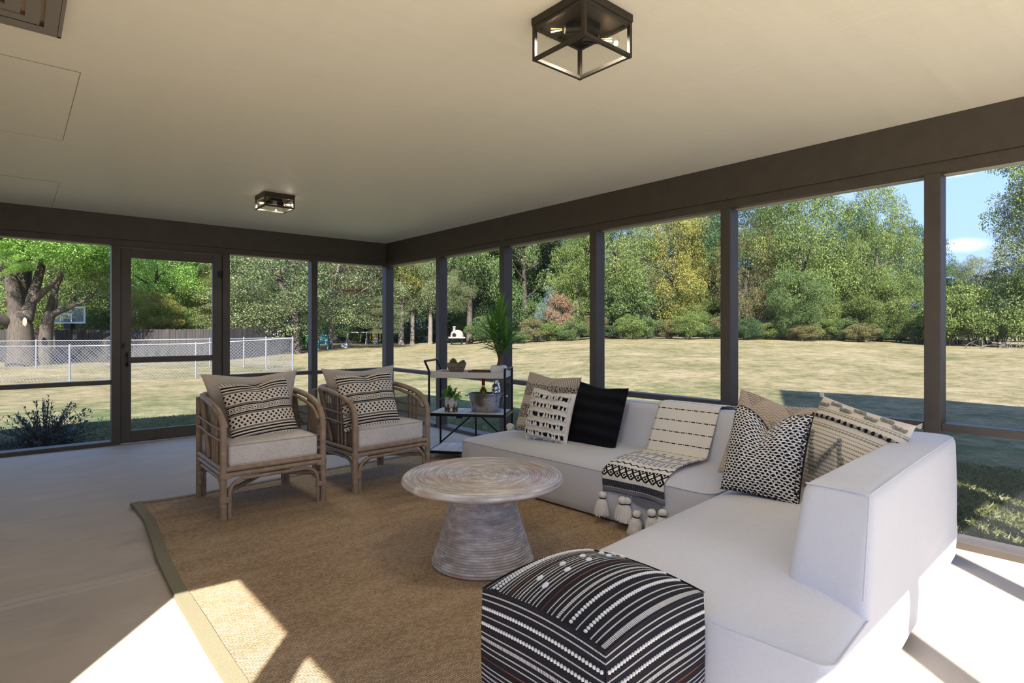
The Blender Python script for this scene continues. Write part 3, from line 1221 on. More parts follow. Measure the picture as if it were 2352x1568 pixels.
# ------------------------------------------------------------------ round coffee table
def mat_table():
    mt, h, b, o = newmat('silvered_rattan', rough=.45, spec=.4)
    c = h.coord('Object')
    x, y, z = h.xyz(c)
    ang = h.m('ARCTAN2', y, x)
    rad = h.m('SQRT', h.add(h.mul(x, x), h.mul(y, y)))
    v = h.comb(h.mul(ang, 2.2), h.mul(h.add(rad, z), 60), h.mul(z, 5))
    n1 = h.noise(v, 1.0, 3, .6)
    v2 = h.comb(h.mul(ang, 1.2), h.mul(rad, 9), h.mul(z, 14))
    n2 = h.noise(v2, 1.3, 3, .6)
    v3 = h.comb(h.mul(ang, 6.0), h.mul(h.add(rad, z), 220), 0)
    n3 = h.noise(v3, 1.0, 2, .5)
    base = h.ramp(n1, [(.3, (0.338, 0.295, 0.261)), (.5, (0.524, 0.481, 0.448)), (.7, (0.776, 0.742, 0.709))])
    base = h.mix(h.mul(h.ramp(n2, [(.55, 0), (.68, 1)]), .55), base, (0.490, 0.254, 0.160))
    base = h.mix(h.mul(h.ramp(n3, [(.6, 0), (.72, 1)]), .45), base, (0.900, 0.900, 0.900))
    h.put(b.inputs['Base Color'], base)
    b.inputs['Metallic'].default_value = .12
    h.put(b.inputs['Normal'], h.bump(n3, .12, .002))
    MATS['silvered_rattan'] = mt


mat_table()
tb = thing('coffee_table', 'round silvery rattan coffee table with flared ribbed pedestal', 'coffee table', (1.868, 2.402, RUG_Z))
TH, TR_ = .452, .420
prof = [(.001, TH - .005)]
rings = 31
for i in range(rings):
    r0 = .004 + (TR_ - .03) * i / rings
    dr_ = (TR_ - .03) / rings
    prof += [(r0 + dr_ * .10, TH - .0052), (r0 + dr_ * .3, TH - .0012), (r0 + dr_ * .55, TH), (r0 + dr_ * .82, TH - .0014), (r0 + dr_, TH - .0055)]
prof += [(TR_ - .022, TH - .001), (TR_ - .012, TH - .001), (TR_ - .004, TH - .007), (TR_ - .006, TH - .0125), (TR_, TH - .018), (TR_ + .002, TH - .026), (TR_ - .004, TH - .033),
         (TR_ - .012, TH - .036), (TR_ - .02, TH - .042), (TR_ - .06, TH - .05), (TR_ - .14, TH - .062), (.20, TH - .075), (.05, TH - .08)]
MB().lathe(prof, 112, closed_ends=False).build('tabletop', 'silvered_rattan', tb)
prof = []
ribs = 30
for i in range(ribs):
    for k in range(5):
        t = (i + k / 5) / ribs
        rr = .265 - .115 * (t ** .92) + (.012 * max(0, t - .92) / .08)
        prof.append((rr + .0052 * abs(math.sin(PI * k / 5)) ** .7, .004 + (TH - .085) * t))
MB().lathe([(.255, 0)] + prof, 96).build('pedestal', 'silvered_rattan', tb)


# ------------------------------------------------------------------ patterned textiles (flat print and weave only)
def pat(name, fn, rough=.9, bump=.25, dist=.004):
    mt, h, b, o = newmat(name, rough=rough, spec=.12)
    u, v, _ = h.xyz(h.coord('UV'))
    colr, height = fn(h, u, v)
    h.put(b.inputs['Base Color'], colr)
    if height is not None:
        h.put(b.inputs['Normal'], h.bump(height, bump, dist))
    MATS[name] = mt


CREAM, BLK, GRY = (.82, .74, .63), (.015, .014, .015), (.20, .18, .16)


def anyband(h, v, spans):
    out = None
    for a, b_ in spans:
        k = h.band(v, a, b_)
        out = k if out is None else h.mx(out, k)
    return out


def tribal(h, u, v):
    black = anyband(h, v, [(.895, .925), (.845, .87), (.565, .585), (.452, .472), (.165, .19), (.115, .142), (.062, .085)])
    gray = anyband(h, v, [(.795, .825), (.587, .612), (.425, .45), (.21, .238), (.09, .10)])
    tick = h.mul(h.lt(h.fr(h.add(h.mul(u, 21), h.mul(v, 10))), .28), anyband(h, v, [(.94, 1.0), (0.0, .05)]))

    def plus(v0, v1, rows):
        rv = h.mul(h.sub(v, v0), rows / (v1 - v0))
        row = h.m('FLOOR', rv)
        du = h.ab(h.sub(h.fr(h.add(h.mul(u, 13), h.mul(row, .5))), .5))
        dv = h.ab(h.sub(h.fr(rv), .5))
        k = h.mx(h.mul(h.lt(du, .12), h.lt(dv, .44)), h.mul(h.lt(du, .26), h.lt(dv, .16)))
        return h.mul(k, h.band(v, v0, v1))
    p = h.mx(plus(.625, .785, 4), plus(.25, .415, 4))
    du = h.ab(h.sub(h.fr(h.mul(u, 12)), .5))
    dv = h.ab(h.sub(h.m('DIVIDE', h.sub(v, .482), .073), .5))
    q = h.mx(h.mul(du, 2.15), h.mul(dv, 2.2))
    lad = h.mul(h.mx(h.band(q, .78, .98), h.mul(h.lt(du, .16), h.lt(dv, .13))), h.band(v, .482, .555))
    blk = h.mx(h.mx(black, tick), h.mx(p, lad))
    c = h.mix(gray, CREAM, GRY)
    wv = h.noise(h.comb(h.mul(u, 160), h.mul(v, 30)), 1.0, 2)
    c = h.mix(blk, c, BLK)
    return c, h.add(wv, h.mul(blk, .5))


def dots(h, u, v):
    nz = h.noise(h.comb(h.mul(u, 14), h.mul(v, 14)), 1.0, 3)
    rv = h.add(h.mul(v, 33), h.mul(h.sub(nz, .5), .9))
    row = h.m('FLOOR', rv)
    cu = h.add(h.add(h.mul(u, 16), h.mul(row, .5)), h.mul(h.sub(nz, .5), 1.0))
    du = h.ab(h.sub(h.fr(cu), .5))
    dv = h.ab(h.sub(h.fr(rv), .5))
    e = h.add(h.m('POWER', h.m('DIVIDE', du, .30), 2.0), h.m('POWER', h.m('DIVIDE', dv, .44), 2.0))
    n2 = h.noise(h.comb(h.mul(u, 60), h.mul(v, 60)), 1.0, 2)
    k = h.lt(h.add(e, h.mul(h.sub(n2, .5), 1.3)), 1.0)
    k = h.mx(k, h.mul(h.lt(dv, .13), h.gt(h.fr(h.mul(cu, .5)), .45)))
    ed = h.mx(h.ab(h.sub(u, .5)), h.ab(h.sub(v, .5)))
    k = h.mx(k, h.mul(h.gt(ed, .45), h.gt(n2, .54)))
    k = h.mx(k, h.gt(ed, .494))
    return h.mix(k, (.86, .83, .79), BLK), h.sub(1.0, h.mul(e, .4))


def macrame(h, u, v):
    tri = h.ab(h.sub(h.fr(h.mul(u, 2.5)), .5))
    tv = h.fr(h.mul(v, 2.6))
    zone = h.mul(h.lt(h.mul(tri, 1.5), h.sub(tv, .08)), h.lt(tv, .8))
    dash = h.mul(h.lt(h.fr(h.mul(v, 40)), .42), h.lt(h.fr(h.add(h.mul(u, 30), h.mul(h.m('FLOOR', h.mul(v, 40)), .5))), .72))
    k = h.mul(zone, dash)
    cb = h.ab(h.sub(h.fr(h.add(h.mul(v, 26), h.mul(h.ab(h.sub(h.fr(h.mul(u, 10)), .5)), 2.0))), .5))
    c = h.ramp(h.add(h.mul(cb, 1.1), h.mul(h.noise(h.comb(u, v), 40, 2), .35)), [(.15, (.42, .33, .25)), (.6, (.66, .55, .44))])
    return h.mix(h.mul(k, .85), c, (.13, .11, .11)), cb


def saltpepper(h, u, v):
    st = h.lt(h.fr(h.add(h.mul(u, 34), h.mul(v, 9))), .38)
    n = h.noise(h.comb(h.mul(u, 46), h.mul(v, 70)), 1.0, 2)
    sp = h.lt(n, .5)
    zone = anyband(h, v, [(.58, .80), (.22, .44), (0, .08)])
    c = h.mix(st, (.66, .58, .48), (.24, .21, .19))
    c2 = h.mix(sp, (.62, .54, .45), (.03, .028, .028))
    c3 = h.mix(h.lt(h.fr(h.mul(v, 24)), .4), (.64, .56, .47), (.48, .41, .34))
    top = h.gt(v, .80)
    c = h.mix(top, c3, c)
    return h.mix(zone, c, c2), h.add(n, h.mul(st, .3))


def blackknit(h, u, v):
    n = h.noise(h.comb(h.mul(u, 60), h.mul(v, 60)), 1.0, 3)
    rib = h.m('SINE', h.mul(v, 31.4))
    c = h.ramp(h.add(h.mul(n, .6), h.mul(rib, .12)), [(.2, (.006, .006, .008)), (.7, (.022, .024, .028))])
    kn = h.mul(h.ab(h.sub(h.fr(h.mul(u, 60)), .5)), h.ab(h.sub(h.fr(h.mul(v, 60)), .5)))
    return c, h.add(h.add(rib, h.mul(kn, 4.0)), n)


def pomp(h, u, v):
    g = anyband(h, v, [(.815, .835), (.845, .855), (.63, .65), (.66, .672)])
    g = h.mul(g, h.gt(h.fr(h.mul(u, 26)), .14))
    fine = h.mul(h.mul(h.lt(h.fr(h.mul(v, 22)), .34), h.lt(v, .60)), h.gt(h.fr(h.mul(u, 46)), .25))
    c = h.mix(h.mul(g, .9), (.82, .74, .62), (.30, .28, .22))
    c = h.mix(h.mul(fine, .85), c, (.26, .23, .18))
    wv = h.noise(h.comb(h.mul(u, 90), h.mul(v, 90)), 1.0, 2)
    return c, h.add(h.add(g, fine), wv)


def tasselbase(h, u, v):
    n = h.noise(h.comb(h.mul(u, 30), h.mul(v, 8)), 1.0, 2)
    rv = h.mul(h.sub(v, .03), 5.3)
    f = h.fr(rv)
    lat = h.noise(h.comb(h.mul(u, 5), h.m('FLOOR', rv)), 1.0, 1)
    k = h.mul(h.band(h.add(f, h.mul(h.sub(n, .5), .35)), .10, .52), h.mul(h.band(v, .03, .965), h.gt(lat, .36)))
    k = h.mul(k, h.lt(h.ab(h.sub(u, .5)), .44))
    return h.mix(k, (.82, .76, .67), BLK), h.add(n, h.mul(k, -.5))


pat('tribal_stripe', tribal, bump=.2)
pat('dotted_weave', dots, bump=.5)
pat('macrame', macrame, bump=.8, dist=.008)
pat('salt_pepper', saltpepper, bump=.4)
pat('black_knit', blackknit, bump=.5, dist=.006)
pat('pompom_weave', pomp, bump=.35)
pat('tassel_ground', tasselbase, bump=.2)


def orient(center, normal, roll=0.0):
    z = Vector(normal).normalized()
    y = (Vector((0, 0, 1)) - z * z.z).normalized()
    x = y.cross(z)
    m = Matrix((x, y, z)).transposed().to_4x4()
    m = Matrix.Translation(center) @ m @ Matrix.Rotation(R(roll), 4, 'Z')
    return m


def throw_pillow(label, mat, center, normal, roll, W_, H_, T, backmat=None, group=None, **kw):
    m = pillow_mesh(W_, H_, T, back=backmat is None, **kw)
    o = m.build('throw_pillow', mat)
    o.matrix_world = orient(center, normal, roll)
    tag(o, label, 'pillow', group)
    if backmat:
        mb = MB()

        def ease(u):
            a = 2 * u - 1
            return .5 + .5 * math.copysign(1 - (1 - abs(a)) ** 1.5, a)
        mb.grid(lambda u, v: pillow_pt(ease(u), ease(v), W_, H_, T, kw.get('pinch', .08), -1, kw.get('sag', 0), kw.get('chop', 0)), 28, 28, True,
                lambda u, v: (ease(u), ease(v)), flip=True)
        mb.build('back_panel', backmat, o)
    return o


def surf(u, v, W_, H_, T, **kw):
    a = (W_, H_, T, kw.get('pinch', .08), 1, kw.get('sag', 0), kw.get('chop', 0))
    p = Vector(pillow_pt(u, v, *a))
    e = .01
    du = Vector(pillow_pt(min(u + e, 1), v, *a)) - Vector(pillow_pt(max(u - e, 0), v, *a))
    dv = Vector(pillow_pt(u, min(v + e, 1), *a)) - Vector(pillow_pt(u, max(v - e, 0), *a))
    return p, du.cross(dv).normalized(), dv.normalized()


gc = 'striped pillows on the armchairs'
throw_pillow('black and cream patterned pillow leaning on the armchair nearest the screen door', 'tribal_stripe', (1.315, 4.235, .662), (.05, -1, .42), 4.5, .47, .44, .075, 'black_yarn', gc, pinch=.07, chop=.03)
throw_pillow('black and cream patterned pillow leaning on the armchair beside the bar cart', 'tribal_stripe', (2.10, 4.16, .672), (-.10, -1, .40), 3.0, .46, .45, .075, 'black_yarn', gc, pinch=.06, chop=.02)

# pillows on the wall section of the sofa
k3 = dict(pinch=.06, sag=.02)
p3 = throw_pillow('grey speckled pillow with pompom corner, behind the tasselled pillow', 'salt_pepper', (3.225, 3.31, .625), (-1, -.12, .36), -2, .54, .50, .085, None, None, **k3)
pm = MB().ball((0, 0, 0), .032, 12, 8).ball((.03, .012, 0), .012, 8, 5)
for k in range(26):
    a, b_ = rng.uniform(0, 2 * PI), rng.uniform(-1, 1)
    d = Vector((math.cos(a) * math.sqrt(1 - b_ * b_), math.sin(a) * math.sqrt(1 - b_ * b_), b_))
    pm.ball(d * .026, .011, 6, 4)
pm.build('pompom', 'cream_cotton', p3, (-.30, -.235, .03))
k4 = dict(pinch=.05, chop=.012)
W4, H4, T4 = .385, .37, .07
p4 = throw_pillow('cream pillow with rows of small tassels over black patches', 'tassel_ground', (3.02, 3.075, .588), (-1, -.22, .28), -4, W4, H4, T4, None, None, **k4)
tm = MB().lathe([(.0105, 0), (.009, .008), (.0045, .026), (.0025, .034)], 7)
for k in range(5):
    a = 2 * PI * k / 5
    tm.tube([(.002 * math.cos(a), .002 * math.sin(a), .028), (.0095 * math.cos(a), .0095 * math.sin(a), -.004)], .0022, 4)
tme = tm.mesh('tassel', 'white_yarn')
for r_ in range(5):
    v0 = .03 + (r_ + .62) / 5.3
    # ridge of yarn the tassels hang from
    pts = []
    for i in range(21):
        p, n_, up = surf(.05 + .9 * i / 20, min(.985, v0 + .012 * math.sin(i * 1.1 + r_)), W4, H4, T4, **k4)
        pts.append(p + n_ * .006)
    MB().tube(pts, .0068, 6).build('yarn_ridge', 'white_yarn', p4)
    for i in range(13):
        u = .07 + .86 * i / 12 + rng.uniform(-.012, .012)
        if rng.uniform() < .08:
            continue
        p, n_, up = surf(u, v0 + .012 * math.sin(i * 1.83 + r_), W4, H4, T4, **k4)
        o = link_mesh('tassel', tme, p4)
        zax = (up + n_ * .12 + Vector((rng.uniform(-.25, .25), 0, 0))).normalized()
        o.matrix_basis = Matrix.Translation(p + n_ * .009 - zax * .036) @ zax.to_track_quat('Z', 'Y').to_matrix().to_4x4()
for i in range(16):
    p, n_, up = surf(.05 + .9 * i / 15, .0, W4, H4, T4, **k4)
    o = link_mesh('tassel', tme, p4)
    zax = (up + n_ * rng.uniform(-.3, .3) + Vector((rng.uniform(-.3, .3), 0, 0))).normalized()
    o.matrix_basis = Matrix.Translation(p - zax * .026 + Vector((0, 0, .01))) @ zax.to_track_quat('Z', 'Y').to_matrix().to_4x4()
throw_pillow('plain black knitted pillow leaning on the sofa back', 'black_knit', (3.20, 2.775, .600), (-1, -.10, .34), -3, .43, .46, .10, None, None, pinch=.06, sag=.015)

# pillows in the corner of the sofa
throw_pillow('beige braided pillow in the sofa corner, behind the black dotted pillow', 'macrame', (3.20, 1.47, .598), (-1, -.22, .42), -9, .53, .51, .10, None, None, pinch=.05, sag=.03)
throw_pillow('black and white dotted pillow with a dented top edge', 'dotted_weave', (2.85, 1.365, .606), (-.985, -.10, .34), -3, .385, .455, .10, 'black_yarn', None, pinch=.055, chop=.105)
k8 = dict(pinch=.05)
W8, H8, T8 = .47, .47, .10
p8 = throw_pillow('cream pillow with grey and black yarn pompoms, tilted against the sofa back', 'pompom_weave', (3.20, 1.115, .605), (-.98, .10, .46), -13, W8, H8, T8, None, None, **k8)
bm_ = MB()
for k in range(12):
    a, b_ = rng.uniform(0, 2 * PI), rng.uniform(-1, 1)
    d = Vector((math.cos(a) * math.sqrt(1 - b_ * b_), math.sin(a) * math.sqrt(1 - b_ * b_), b_))
    bm_.ball(d * .0055, .0065, 6, 4)
bg_, bk_ = bm_.mesh('pompom', 'grey_yarn'), bm_.mesh('pompom', 'black_yarn')
spots = []
for i in range(27):
    spots.append((.04 + .92 * i / 26, .745, 0 if i % 2 else 1))
for gi in range(7):
    for j in range(4):
        spots.append((.06 + gi * .135 + j * .03, .905 + .018 * math.sin(gi * PI) + (.03 if gi % 2 else -.01), 0))
for zi in range(3):
    cx = .16 + zi * .34
    for j in range(11):
        for sgn in (-1, 1):
            x = cx + sgn * j * .017
            if .03 < x < .97:
                spots.append((x, .55 - j * .043, 0))
                if j > 3:
                    spots.append((x + .022, .55 - j * .043, 0))
for (u, v, kb) in spots:
    p, n_, up = surf(u, v, W8, H8, T8, **k8)
    o = link_mesh('pompom', bk_ if kb else bg_, p8)
    o.matrix_basis = Matrix.Translation(p + n_ * .006) @ Matrix.Rotation(rng.uniform(0, 6), 4, 'Z')
for (sx, sy) in ((-1, 1), (1, 1), (1, -1), (-1, -1)):
    m = MB()
    for k in range(9):
        a = rng.uniform(-.7, .7)
        m.tube([(sx * W8 * .485, sy * H8 * .485, 0), (sx * (W8 * .485 + .028 * math.cos(a)), sy * (H8 * .485 + .028 * math.sin(a + .6)), rng.uniform(-.012, .012))], .0022, 4)
    m.build('corner_fringe', 'cream_cotton', p8)


# ------------------------------------------------------------------ throw blanket
def mat_throw():
    def fn(h, u, v):     # u metres across, v metres up from the hem
        n = h.noise(h.comb(h.mul(u, 260), h.mul(v, 260)), 1.0, 2)
        c = (.86, .82, .75)
        gy = h.band(v, -.01, .034)
        dk = h.band(v, .034, .078)
        c = h.mix(gy, c, h.mix(h.gt(n, .5), (.15, .16, .19), (.26, .27, .31)))
        c = h.mix(dk, c, h.mix(h.gt(n, .56), (.022, .022, .03), (.20, .20, .24)))
        hem = h.mul(h.band(v, .030, .036), h.lt(h.fr(h.mul(u, 70)), .5))
        c = h.mix(hem, c, (.7, .68, .64))
        # lattice of diamonds
        dv = h.m('DIVIDE', h.sub(v, .10), .052)
        a = h.fr(h.add(h.mul(u, 20), dv))
        b_ = h.fr(h.sub(h.mul(u, 20), dv))
        lines = h.mx(h.lt(h.ab(h.sub(a, .5)), .16), h.lt(h.ab(h.sub(b_, .5)), .16))
        dotm = h.lt(h.add(h.ab(h.sub(h.fr(h.mul(u, 20)), .5)), h.ab(h.sub(h.fr(h.sub(dv, .0)), .5))), .2)
        lat = h.mul(h.mx(lines, dotm), h.band(v, .10, .185))
        c = h.mix(lat, c, BLK)
        zz = h.add(.21, h.mul(h.ab(h.sub(h.fr(h.mul(u, 20)), .5)), .030))
        c = h.mix(h.band(h.sub(v, zz), -.005, .005), c, BLK)
        # grey woven rows
        g1 = h.mul(h.band(v, .255, .325), h.lt(h.fr(h.add(h.mul(u, 26), h.mul(h.ab(h.sub(h.fr(h.mul(v, 42)), .5)), 1.2))), .55))
        c = h.mix(h.mul(g1, .8), c, (.20, .21, .26))
        for q in (.345, .365, .455, .475):
            wv = h.add(q, h.mul(h.m('SINE', h.mul(u, 150)), .0025))
            c = h.mix(h.band(h.sub(v, wv), -.0042, .0042), c, BLK)
        g2 = h.mul(anyband(h, v, [(.385, .44), (.49, .53)]), h.lt(h.fr(h.mul(u, 17)), .3))
        c = h.mix(h.mul(g2, .8), c, (.20, .21, .26))
        # dashed rows on the plain part
        rv = h.fr(h.m('DIVIDE', h.sub(v, .60), .078))
        dash = h.mul(h.mul(h.lt(rv, .085), h.gt(v, .59)), h.mx(h.lt(h.fr(h.mul(u, 21)), .62), h.band(h.fr(h.mul(u, 21)), .74, .86)))
        c = h.mix(dash, c, BLK)
        return c, h.add(n, h.mul(h.mx(lat, dash), .6))
    pat('throw_weave', fn, bump=.35, dist=.003)


mat_throw()


def dome_z(x, y, L=.885, Dp=2.19):
    def inv(t):
        a = 2 * t - 1
        return a
    a, b_ = inv(max(0, min(1, x / L))), inv(max(0, min(1, y / Dp)))
    e = (1 - abs(a) ** 5) * (1 - abs(b_) ** 3.2)
    return SEAT_Z - .004 + .082 * max(e, 0) ** .62


YT0, YT1 = .275, .715
ym = .5
tp = [(-.016, .212), (-.017, .25), (-.016, .30), (-.012, .335)]
for x in (.01, .04, .08, .13, .19, .26, .33, .40, .455):
    tp.append((x, dome_z(x, ym) + .012))
tp += [(.482, .425), (.487, .45), (.512, .52), (.545, .60), (.572, .66), (.588, .700), (.61, .722), (.66, .724), (.75, .718), (.84, .704), (.888, .690), (.905, .66), (.906, .56), (.905, .46)]
arcl = [0]
for i in range(1, len(tp)):
    arcl.append(arcl[-1] + math.hypot(tp[i][0] - tp[i - 1][0], tp[i][1] - tp[i - 1][1]))
TLEN = arcl[-1]


def throw_pt(u, v):
    s = v * TLEN
    x = float(np.interp(s, arcl, [p[0] for p in tp]))
    z = float(np.interp(s, arcl, [p[1] for p in tp]))
    onseat = max(0, min(1, (s - .14) / .1)) * max(0, min(1, (.62 - s) / .1))
    y = YT0 + (YT1 - YT0) * u + .02 * math.sin(s * 5) * 1.0 - .015 * onseat
    rip = .006 * math.sin(u * 9 + s * 4) * onseat
    if s < .15:
        x -= .006 + .007 * math.sin(u * 11 + 1.3) * (1 - s / .15)
        z += .012 * math.sin(u * 3.4) * (1 - s / .15) - .02 * u * 0
    if s > .62 and s < .9:
        x -= .003 * (1 + math.sin(u * 14))
    return (x, y, z + max(rip, -.002))


throw = MB().grid(throw_pt, 30, 90, True, lambda u, v: (u * .44, v * TLEN)).build('throw_blanket', 'throw_weave')
throw.location = sofa_a.location
throw.rotation_euler = sofa_a.rotation_euler
sm_ = throw.modifiers.new('thick', 'SOLIDIFY')
sm_.thickness = .005
sm_.offset = 1
tag(throw, 'cream throw with black patterned end and white tassels draped over the sofa', 'blanket')
# a folded-under corner of the hem
MB().grid(lambda u, v: (-.022 - .004 * math.sin(u * 5), .30 + .20 * u, .222 - (.035 + .02 * math.sin(u * 3.1)) * v), 12, 4, True, lambda u, v: (u * .2, .03 * (1 - v))).build('folded_hem', 'throw_weave', throw)
tk = MB().lathe([(.001, .118), (.012, .114), (.017, .104), (.016, .092), (.0105, .084)], 14)
tk.lathe([(.012, .084), (.02, .062), (.026, .03), (.0285, .004), (.024, -.002)], 16)
for k in range(34):
    a = 2 * PI * k / 34
    rr = .0285 + rng.uniform(-.003, .003)
    tk.tube([(.011 * math.cos(a), .011 * math.sin(a), .08), (.021 * math.cos(a), .021 * math.sin(a), .058), (rr * math.cos(a), rr * math.sin(a), rng.uniform(-.008, .004))], .0022, 4)
tkm = tk.mesh('tassel', 'white_yarn')
tie = MB().lathe([(.0115, .079), (.0135, .082), (.0135, .087), (.0115, .090)], 12).mesh('tie', 'black_yarn')
for (y, z, dx, rx) in ((.715, .070, -.040, 4), (.560, .080, -.042, -14), (.530, .072, -.056, 10), (.470, .012, -.040, 8), (.345, .045, -.040, -6), (.285, .055, -.044, 5)):
    o = link_mesh('tassel', tkm, throw, (dx, y, z), (R(rx), 0, rng.uniform(0, 3)), (1.55, 1.55, 1.2))
    link_mesh('tie', tie, o)


# ------------------------------------------------------------------ striped pouf
def mat_pouf():
    def fn(h, u, v):
        thin = [(p - .0022, p + .0022) for p in (.035, .052, .100, .151, .188, .204, .248, .262, .291, .306, .332, .346, .372, .386)]
        thin += [(p - .0022, p + .0022) for p in (.447, .462)]
        lad = [(.006, .019), (.163, .173), (.274, .281), (.316, .323), (.398, .407)]
        m1 = h.mul(anyband(h, v, thin), h.lt(h.fr(h.mul(u, 250)), .70))
        m2 = h.mul(anyband(h, v, lad), h.lt(h.fr(h.add(h.mul(u, 190), h.mul(h.noise(h.comb(h.mul(u, 40), h.mul(v, 9)), 1, 2), 1.6))), .68))
        org = h.mul(anyband(h, v, [(.223, .2275), (.357, .3615)]), h.lt(h.fr(h.mul(u, 220)), .74))
        n = h.noise(h.comb(h.mul(u, 220), h.mul(v, 220)), 1.0, 2)
        c = h.ramp(n, [(.3, (.016, .016, .021)), (.7, (.032, .031, .038))])
        n3 = h.noise(h.comb(h.mul(u, 6), h.mul(v, 50)), 1.0, 2)
        c = h.mix(h.mx(m1, m2), c, (.72, .70, .69))
        c = h.mix(h.mul(org, h.ramp(n3, [(.35, .12), (.6, 1.0)])), c, (.33, .115, .05))
        return c, h.add(h.mul(h.mx(h.mx(m1, m2), org), 1.0), h.mul(n, .3))
    pat('pouf_stripe', fn, bump=.5, dist=.004)


mat_pouf()
PS, PH = .474, .412
pf = thing('pouf', 'square black pouf with white yarn-knot stripes in front of the sofa', 'pouf', (1.338, 1.178, RUG_Z - .002), R(2.0))


def pf_top(x, y):
    a, b_ = 2 * x / PS, 2 * y / PS
    e = max(0, (1 - a * a)) ** .8 * max(0, (1 - b_ * b_)) ** .8
    return PH + .034 * e + .020 * ((1 - a * a) + (1 - b_ * b_))


def pf_side(t, z, k):
    """point on side face k; t along (-.5...5), z height"""
    f = z / PH
    bul = .016 * math.sin(PI * min(1, f * .95 + .03)) * (1 - (2 * t) ** 4 * .7)
    d = PS / 2 + bul - .012 * (1 - f) ** 3
    x = t * (PS + 2 * bul * .6)
    an = k * PI / 2
    # k=0: south, 1: east, 2: north, 3: west
    px, py = x, -d
    z = z * (1 + .020 / PH * (1 - 4 * t * t))
    return Vector((px * math.cos(an) - py * math.sin(an), px * math.sin(an) + py * math.cos(an), z))


mtop = MB().grid(lambda u, v: ((u - .5) * PS, (v - .5) * PS, pf_top((u - .5) * PS, (v - .5) * PS)), 30, 30, True, lambda u, v: (u * PS, v * PS))
mtop.build('top_panel', 'pouf_stripe', pf)
for k in range(4):
    MB().grid(lambda u, v: pf_side(u - .5, v * PH, k), 24, 16, True, lambda u, v: (u * PS, .022 + (1 - v) * PH)).build('side_panel', 'pouf_stripe', pf)
MB().bx(-PS / 2 + .03, PS / 2 - .03, -PS / 2 + .03, PS / 2 - .03, .0, .01).build('bottom_panel', 'black_yarn', pf)
loop = []
for k in range(4):
    for i in range(12):
        p = pf_side(-.5 + i / 12, PH, k)
        loop.append((p.x, p.y, p.z + .002))
MB().tube(loop, .003, 6, closed=True).build('edge_cord', 'black_yarn', pf)
# ladder stitching along the edge cord, and the rows of raised yarn knots (too many to be single parts)
knots = MB()


def knot(m, p, t, n_, a, b_, c_):
    t, n_ = Vector(t).normalized(), Vector(n_).normalized()
    s = t.cross(n_)
    vs, fs = [], []
    seg, rg = 8, 4
    for i in range(rg + 1):
        th = -PI / 2 + PI * i / rg
        for k in range(seg):
            ph = 2 * PI * k / seg
            q = t * (a * math.sin(th)) + (n_ * (c_ * math.sin(ph)) + s * (b_ * math.cos(ph))) * max(.25, math.cos(th))
            vs.append(Vector(p) + q)
    for i in range(rg):
        for k in range(seg):
            fs.append((i * seg + k, i * seg + (k + 1) % seg, (i + 1) * seg + (k + 1) % seg, (i + 1) * seg + k))
    m._add(vs, fs, True)


def top_at(u, v):
    x, y = u - PS / 2, v - PS / 2
    e = .004
    p = Vector((x, y, pf_top(x, y)))
    n_ = Vector((-(pf_top(x + e, y) - pf_top(x - e, y)) / (2 * e), -(pf_top(x, y + e) - pf_top(x, y - e)) / (2 * e), 1)).normalized()
    t = Vector((1, 0, (pf_top(x + e, y) - pf_top(x - e, y)) / (2 * e))).normalized()
    return p, t, n_


for v in (.076, .126, .418, .436):
    nk = 40
    for i in range(nk):
        p, t, n_ = top_at(.008 + (PS - .016) * (i + .5) / nk, v)
        knot(knots, p + n_ * .001, t, n_, .0050, .0062, .0052)
for k in range(4):
    for zt in (.054, .100, .350):
        nk = 40
        for i in range(nk):
            t0 = -.49 + .98 * (i + .5) / nk
            z = PH - zt
            p = pf_side(t0, z, k)
            q = pf_side(t0 + .01, z, k)
            n_ = Vector((math.sin(k * PI / 2), -math.cos(k * PI / 2), 0))
            knot(knots, p + n_ * .001, q - p, n_, .0050, .0062, .0052)
stuff(knots.build('yarn_knots', 'white_yarn', pf))
kb = MB()
knot(kb, (0, 0, 0), (1, 0, 0), (0, 0, 1), .0135, .0085, .0075)
kbm = kb.mesh('yarn_bobble', 'white_yarn')
for (v, us) in ((.278, (.075, .17, .27, .37, .44)), (.320, (.095, .195, .29, .385, .45))):
    for u in us:
        p, t, n_ = top_at(u, v)
        o = link_mesh('yarn_bobble', kbm, pf)
        s = n_.cross(t)
        o.matrix_basis = Matrix.Translation(p + n_ * .002) @ Matrix((t, s, n_)).transposed().to_4x4()
for k in (0, 3):
    for t0 in (-.42, -.2, .05, .28):
        p = pf_side(t0, PH - .285, k)
        q = pf_side(t0 + .01, PH - .285, k)
        n_ = Vector((math.sin(k * PI / 2), -math.cos(k * PI / 2), 0))
        t = (q - p).normalized()
        s = n_.cross(t)
        o = link_mesh('yarn_bobble', kbm, pf)
        o.matrix_basis = Matrix.Translation(p + n_ * .002) @ Matrix((t, s, n_)).transposed().to_4x4()


